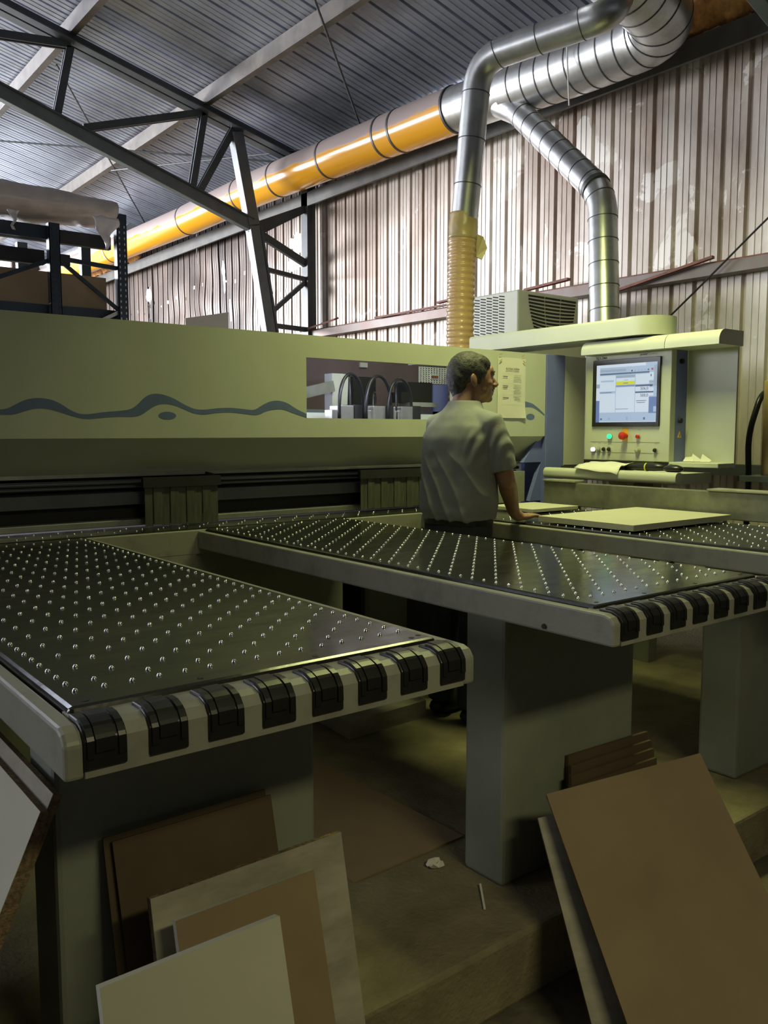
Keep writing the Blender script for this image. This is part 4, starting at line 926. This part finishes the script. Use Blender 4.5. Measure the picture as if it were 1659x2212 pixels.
for i in range(7):
    y = 1.700 - 0.020 * i; dx = -0.016 * i + random.uniform(-0.008, 0.008); zt = 0.335 - 0.022 * i + random.uniform(-0.006, 0.006)
    lean_board('thin_board', ('rearmost thin dark board of the bundle, touching the middle pedestal', 'second thin dark board from the pedestal in the bundle', 'third thin dark board from the pedestal in the bundle', 'middle thin dark board of the seven in the bundle', 'third thin dark board from the front of the bundle', 'second thin dark board from the front of the bundle', 'frontmost thin dark board of the bundle, right behind the big brown board')[i], (2.06 + dx, y, zt + 0.01), (2.47 + dx * 0.6, y - 0.004, zt + 0.0), (-0.05, -0.10, -1), zt / 0.99, 0.012, M_mdfdark, M_mdfdark, group='bundle of thin dark boards by the middle pedestal')
tag(obj('floor_sheet', MB().prism([(1.45, 2.01), (1.915, 2.02), (1.90, 3.0), (1.46, 3.0)], 'z', 0.0005, 0.006), M_mdf), 'flat brown hardboard sheet lying on the floor between the tables', 'sheet')
tag(obj('floor_panel', MB().prism([(2.15, 3.0), (2.62, 3.03), (2.60, 3.40), (2.18, 3.42)], 'z', 0.0005, 0.08), M_melworn), 'pale panel pile on the floor below the middle table', 'panel')
def litter(name, label, x, y, s, sd):
    mb = MB(); n = 4
    for j in range(n + 1):
        for i in range(n + 1):
            u, v = i / n - 0.5, j / n - 0.5
            mb.v.append((x + s * u * 1.4, y + s * v, 0.004 + s * 1.1 * abs(noise.noise(Vector((u * 3, v * 3, sd))))))
    for j in range(n):
        for i in range(n): a = j * (n + 1) + i; mb.f.append((a, a + 1, a + n + 2, a + n + 1))
    o = obj(name, mb, M_paper); o.modifiers.new('s', 'SOLIDIFY').thickness = 0.001; tag(o, label, 'litter')
litter('paper_scrap', 'small crumpled paper scrap on the floor beside the brown sheet', 1.71, 1.93, 0.035, 2.0)
tag(obj('wood_sliver', MB().bar((1.66, 1.66, 0.004), (1.74, 1.76, 0.008), 0.006, 0.004), M_paper), 'thin pale wood sliver on the floor by the middle pedestal', 'sliver')

# ================================================================== PERSON
def build_person():
    P = thing('person', 'man in grey t-shirt with short grey hair, leaning a hand on the table', 'person', (2.73, 2.93, 0.0))
    P.rotation_euler = (0, 0, R(4))
    hz = Matrix.Rotation(R(-25), 3, 'Z'); piv = Vector((0.075, 0, 1.55))
    def H(p): return hz @ (Vector(p) - piv) + piv
    M_skin = mat('skin', (0.36, 0.20, 0.125), 0.5, var=0.18, vscale=30, bump=0.08, bscale=220)
    M_shirt = mat('tshirt', (0.31, 0.32, 0.31), 0.9, var=0.08, vscale=30, bump=0.1, bscale=500, spec=0.15)
    M_jean = mat('jeans', (0.045, 0.05, 0.06), 0.85, var=0.3, vscale=40)
    M_hair = mat('hair', (0.11, 0.105, 0.095), 0.6, col2=(0.025, 0.024, 0.022), vscale=55, bump=0.35, bscale=160, lo=0.38, hi=0.68)
    b = MB()
    def he(c, r, tilt=0): b.ell(H(c), r, 18, 12, hz @ Matrix.Rotation(R(tilt), 3, 'Y'))
    # head
    he((0.070, 0, 1.628), (0.098, 0.076, 0.090)); he((0.105, 0, 1.600), (0.078, 0.068, 0.098)); he((0.125, 0, 1.545), (0.058, 0.052, 0.052), 20)
    he((0.164, 0, 1.512), (0.020, 0.022, 0.017)); he((0.160, 0, 1.640), (0.022, 0.052, 0.034)); he((0.174, 0, 1.626), (0.013, 0.045, 0.009))
    b.tube([H((0.176, 0, 1.618)), H((0.192, 0, 1.596)), H((0.204, 0, 1.580)), H((0.194, 0, 1.569))], [0.008, 0.011, 0.0155, 0.010], 12)
    for s in (-1, 1):
        he((0.192, s * 0.013, 1.574), (0.011, 0.009, 0.008)); he((0.142, s * 0.040, 1.583), (0.026, 0.024, 0.022)); he((0.100, s * 0.045, 1.555), (0.045, 0.022, 0.04), 25)
        b.ell(H((0.058, s * 0.080, 1.592)), (0.019, 0.007, 0.033), 14, 10, hz @ Matrix.Rotation(R(-12), 3, 'Y') @ Matrix.Rotation(R(-18 * s), 3, 'Z'))
    he((0.172, 0, 1.556), (0.015, 0.026, 0.010)); he((0.181, 0, 1.547), (0.010, 0.022, 0.0055)); he((0.178, 0, 1.535), (0.011, 0.020, 0.006))
    # neck and torso under the shirt
    b.tube([(0.015, 0, 1.42), (0.040, 0, 1.50), (0.068, 0, 1.57)], [0.075, 0.062, 0.058], 18)
    b.loft([(0, 0, 0.86, 0.09, 0.14), (0, 0, 1.0, 0.10, 0.15), (0.005, 0, 1.2, 0.105, 0.155), (0.015, 0, 1.34, 0.10, 0.165), (0.025, 0, 1.44, 0.07, 0.12)])
    # arms: right arm reaches forward and down to the far table
    SH, EL, WR = Vector((0.03, -0.175, 1.385)), Vector((0.085, -0.215, 1.135)), Vector((0.215, -0.150, 0.985))
    def arm(SH, EL, WR):
        b.tube(sub([SH, SH.lerp(EL, 0.5), EL, EL.lerp(WR, 0.25), EL.lerp(WR, 0.7), WR], 0.3), [0.052, 0.046, 0.041, 0.043, 0.034, 0.029], 16)
        b.ell(EL, (0.041, 0.040, 0.043))
    arm(SH, EL, WR)
    # right hand: heel on the table edge, fingers spread over it
    fwd = Vector((0.96, -0.28, 0)); lat = Vector((0.28, 0.96, 0))
    pc = Vector((0.258, -0.152, 0.958))
    b.tube([WR, WR + Vector((0.02, -0.006, -0.018)), pc], [0.029, 0.028, 0.026], 14)
    rotf = Matrix.Rotation(math.atan2(fwd.y, fwd.x), 3, 'Z')
    b.ell(pc + fwd * 0.02, (0.048, 0.042, 0.017), 16, 10, rotf)
    for i, (off, ln, spr) in enumerate(((0.030, 0.066, 0.22), (0.010, 0.075, 0.06), (-0.011, 0.070, -0.08), (-0.030, 0.055, -0.24))):
        d = (fwd + lat * spr).normalized(); a = pc + fwd * 0.052 + lat * off
        b.tube([a - d * 0.02, a + d * ln * 0.35 + Vector((0, 0, 0.006)), a + d * ln * 0.7 + Vector((0, 0, 0.0)), a + d * ln + Vector((0, 0, -0.010))], [0.0105, 0.0098, 0.0088, 0.0075], 10)
    th = pc + lat * 0.030 - fwd * 0.005; d = (fwd * 0.75 + lat * 0.75).normalized()
    b.tube([th - d * 0.012, th + d * 0.028, th + d * 0.058 + Vector((0, 0, -0.008))], [0.014, 0.012, 0.009], 10)
    # left arm hangs in front, resting on the middle table side
    SH2, EL2, WR2 = Vector((0.03, 0.175, 1.385)), Vector((0.08, 0.225, 1.13)), Vector((0.21, 0.17, 0.99))
    arm(SH2, EL2, WR2)
    p2 = Vector((0.255, 0.165, 0.960)); b.tube([WR2, p2], [0.029, 0.026], 12); b.ell(p2 + Vector((0.02, 0, 0)), (0.046, 0.04, 0.018))
    for off, ln in ((0.030, 0.055), (0.010, 0.07), (-0.011, 0.075), (-0.030, 0.066)):
        a = p2 + Vector((0.05, off, 0)); b.tube([a + Vector((-0.02, 0, 0)), a + Vector((ln * 0.5, 0, 0.003)), a + Vector((ln, 0, -0.012))], [0.0105, 0.0095, 0.0078], 10)
    b.tube([p2 + Vector((0, -0.03, 0)), p2 + Vector((0.03, -0.055, -0.004)), p2 + Vector((0.055, -0.065, -0.01))], [0.014, 0.012, 0.009], 10)
    # legs and feet
    for s in (-1, 1):
        b.tube([(0, s * 0.085, 0.90), (0.015, s * 0.09, 0.70), (0.02, s * 0.095, 0.48), (0.0, s * 0.095, 0.30), (-0.02, s * 0.095, 0.09)], [0.080, 0.072, 0.052, 0.050, 0.038], 16)
        b.ell((0.05, s * 0.10, 0.045), (0.12, 0.042, 0.04))
    body = obj('body', remesh(b, 0.0055, 4), M_skin, P)
    # eyes and brows
    for s in (-1, 1):
        obj('eye', MB().ell(H((0.158, s * 0.031, 1.612)), (0.011, 0.011, 0.011), 12, 8), mat('eye_white', (0.5, 0.46, 0.42), 0.2), P, smooth=True)
        obj('eyebrow', MB().tube([H((0.176, s * 0.016, 1.632)), H((0.178, s * 0.032, 1.637)), H((0.160, s * 0.052, 1.632))], [0.004, 0.0055, 0.003], 8), M_hair, P, smooth=True)
    obj('moustache', MB().tube([H((0.176, -0.026, 1.552)), H((0.187, -0.010, 1.561)), H((0.187, 0.010, 1.561)), H((0.176, 0.026, 1.552))], [0.003, 0.006, 0.006, 0.003], 8), M_hair, P, smooth=True)
    # hair: close crop over the skull and nape
    h = MB()
    def hh(c, r, tilt=0): h.ell(H(c), r, 22, 14, hz @ Matrix.Rotation(R(tilt), 3, 'Y'))
    hh((0.062, 0, 1.640), (0.102, 0.081, 0.092), 8); hh((0.098, 0, 1.672), (0.072, 0.070, 0.050), 10); hh((0.005, 0, 1.600), (0.048, 0.066, 0.080), -10); hh((0.022, 0, 1.548), (0.042, 0.056, 0.05), -12)
    for s in (-1, 1): hh((0.085, s * 0.055, 1.632), (0.040, 0.026, 0.045)); hh((0.092, s * 0.066, 1.598), (0.012, 0.010, 0.028))
    hm = remesh(h, 0.006, 2)
    nr = [v.normal.copy() for v in hm.vertices]
    for v, vn in zip(hm.vertices, nr):
        n = 0.0014 * noise.noise(v.co * 120) + 0.0012 * noise.noise(v.co * 60); v.co += vn * n
    # short locks give a broken outline
    obj('hair', hm, M_hair, P)
    # shirt
    s = MB()
    s.loft([(0.0, 0, 0.955, 0.140, 0.182), (0.0, 0, 0.985, 0.150, 0.188), (0.0, 0, 1.06, 0.150, 0.186), (0.0, 0, 1.15, 0.144, 0.184), (0.0, 0, 1.25, 0.136, 0.186), (0.002, 0, 1.33, 0.132, 0.186), (0.008, 0, 1.385, 0.118, 0.168), (0.016, 0, 1.43, 0.098, 0.128), (0.026, 0, 1.462, 0.084, 0.096), (0.034, 0, 1.488, 0.076, 0.078), (0.038, 0, 1.502, 0.072, 0.070)], 36)
    for (A, B, sg) in ((SH, EL, -1), (SH2, EL2, 1)):
        e = A.lerp(B, 0.80)
        s.tube([Vector((0.022, sg * 0.07, 1.435)), A + Vector((0, -sg * 0.012, 0.008)), A.lerp(B, 0.35), e], [0.042, 0.064, 0.066, 0.064], 20)
    sm = remesh(s, 0.0065, 16)
    nr = [v.normal.copy() for v in sm.vertices]
    for v, vn in zip(sm.vertices, nr):
        c = v.co; d = 0
        low = max(0, min(1, (1.30 - c.z) / 0.2)); back = max(0, min(1, (0.05 - c.x) / 0.06))
        w = noise.noise(c * 5) * 0.05
        q = (c.y - 0.55 * c.z + w) / 0.085
        f = abs((q - math.floor(q)) - 0.5) * 2
        d += 0.013 * low * back * (f ** 3.0 - 0.25) * (0.35 + 0.65 * max(0, min(1, 0.5 + 2.4 * noise.noise(Vector((math.floor(q) * 3.1, c.z * 3, 0))))))
        hem = max(0, min(1, (1.06 - c.z) / 0.08))
        d += 0.012 * hem * noise.noise(Vector((c.y * 9, c.z * 22, 2)))
        # shoulder-blade hollows and armpit pulls
        up = max(0, min(1, 1 - abs(c.z - 1.30) / 0.10)); sd = max(0, min(1, (abs(c.y) - 0.10) / 0.06))
        q2 = (c.y * (1 if c.y < 0 else -1) + 0.25 * c.z) / 0.035
        d += 0.004 * up * sd * math.sin(q2 * 6.28)
        d += 0.004 * noise.noise(c * 16)
        v.co += vn * d
    obj('tshirt', sm, M_shirt, P)
    # trousers and belt
    t = MB()
    t.loft([(-0.005, 0, 0.80, 0.118, 0.165), (-0.005, 0, 0.88, 0.118, 0.170), (-0.005, 0, 0.99, 0.116, 0.168)], 28)
    for sg in (-1, 1): t.tube([(0, sg * 0.085, 0.86), (0.015, sg * 0.09, 0.66), (0.02, sg * 0.095, 0.46), (0.0, sg * 0.095, 0.28), (-0.01, sg * 0.097, 0.07)], [0.092, 0.084, 0.070, 0.068, 0.066], 18)
    tm_ = remesh(t, 0.012, 3)
    nr = [v.normal.copy() for v in tm_.vertices]
    for v, vn in zip(tm_.vertices, nr): v.co += vn * (0.006 * noise.noise(Vector((v.co.x * 9, v.co.y * 9, v.co.z * 16))))
    obj('trousers', tm_, M_jean, P)
    obj('belt', MB().loft([(-0.005, 0, 0.935, 0.123, 0.175), (-0.005, 0, 0.968, 0.123, 0.175)], 32), M_rubber, P)
    for sg in (-1, 1): obj('shoe', MB().ell((0.055, sg * 0.10, 0.042), (0.135, 0.052, 0.052), 16, 8), M_rubber, P, smooth=True)
build_person()
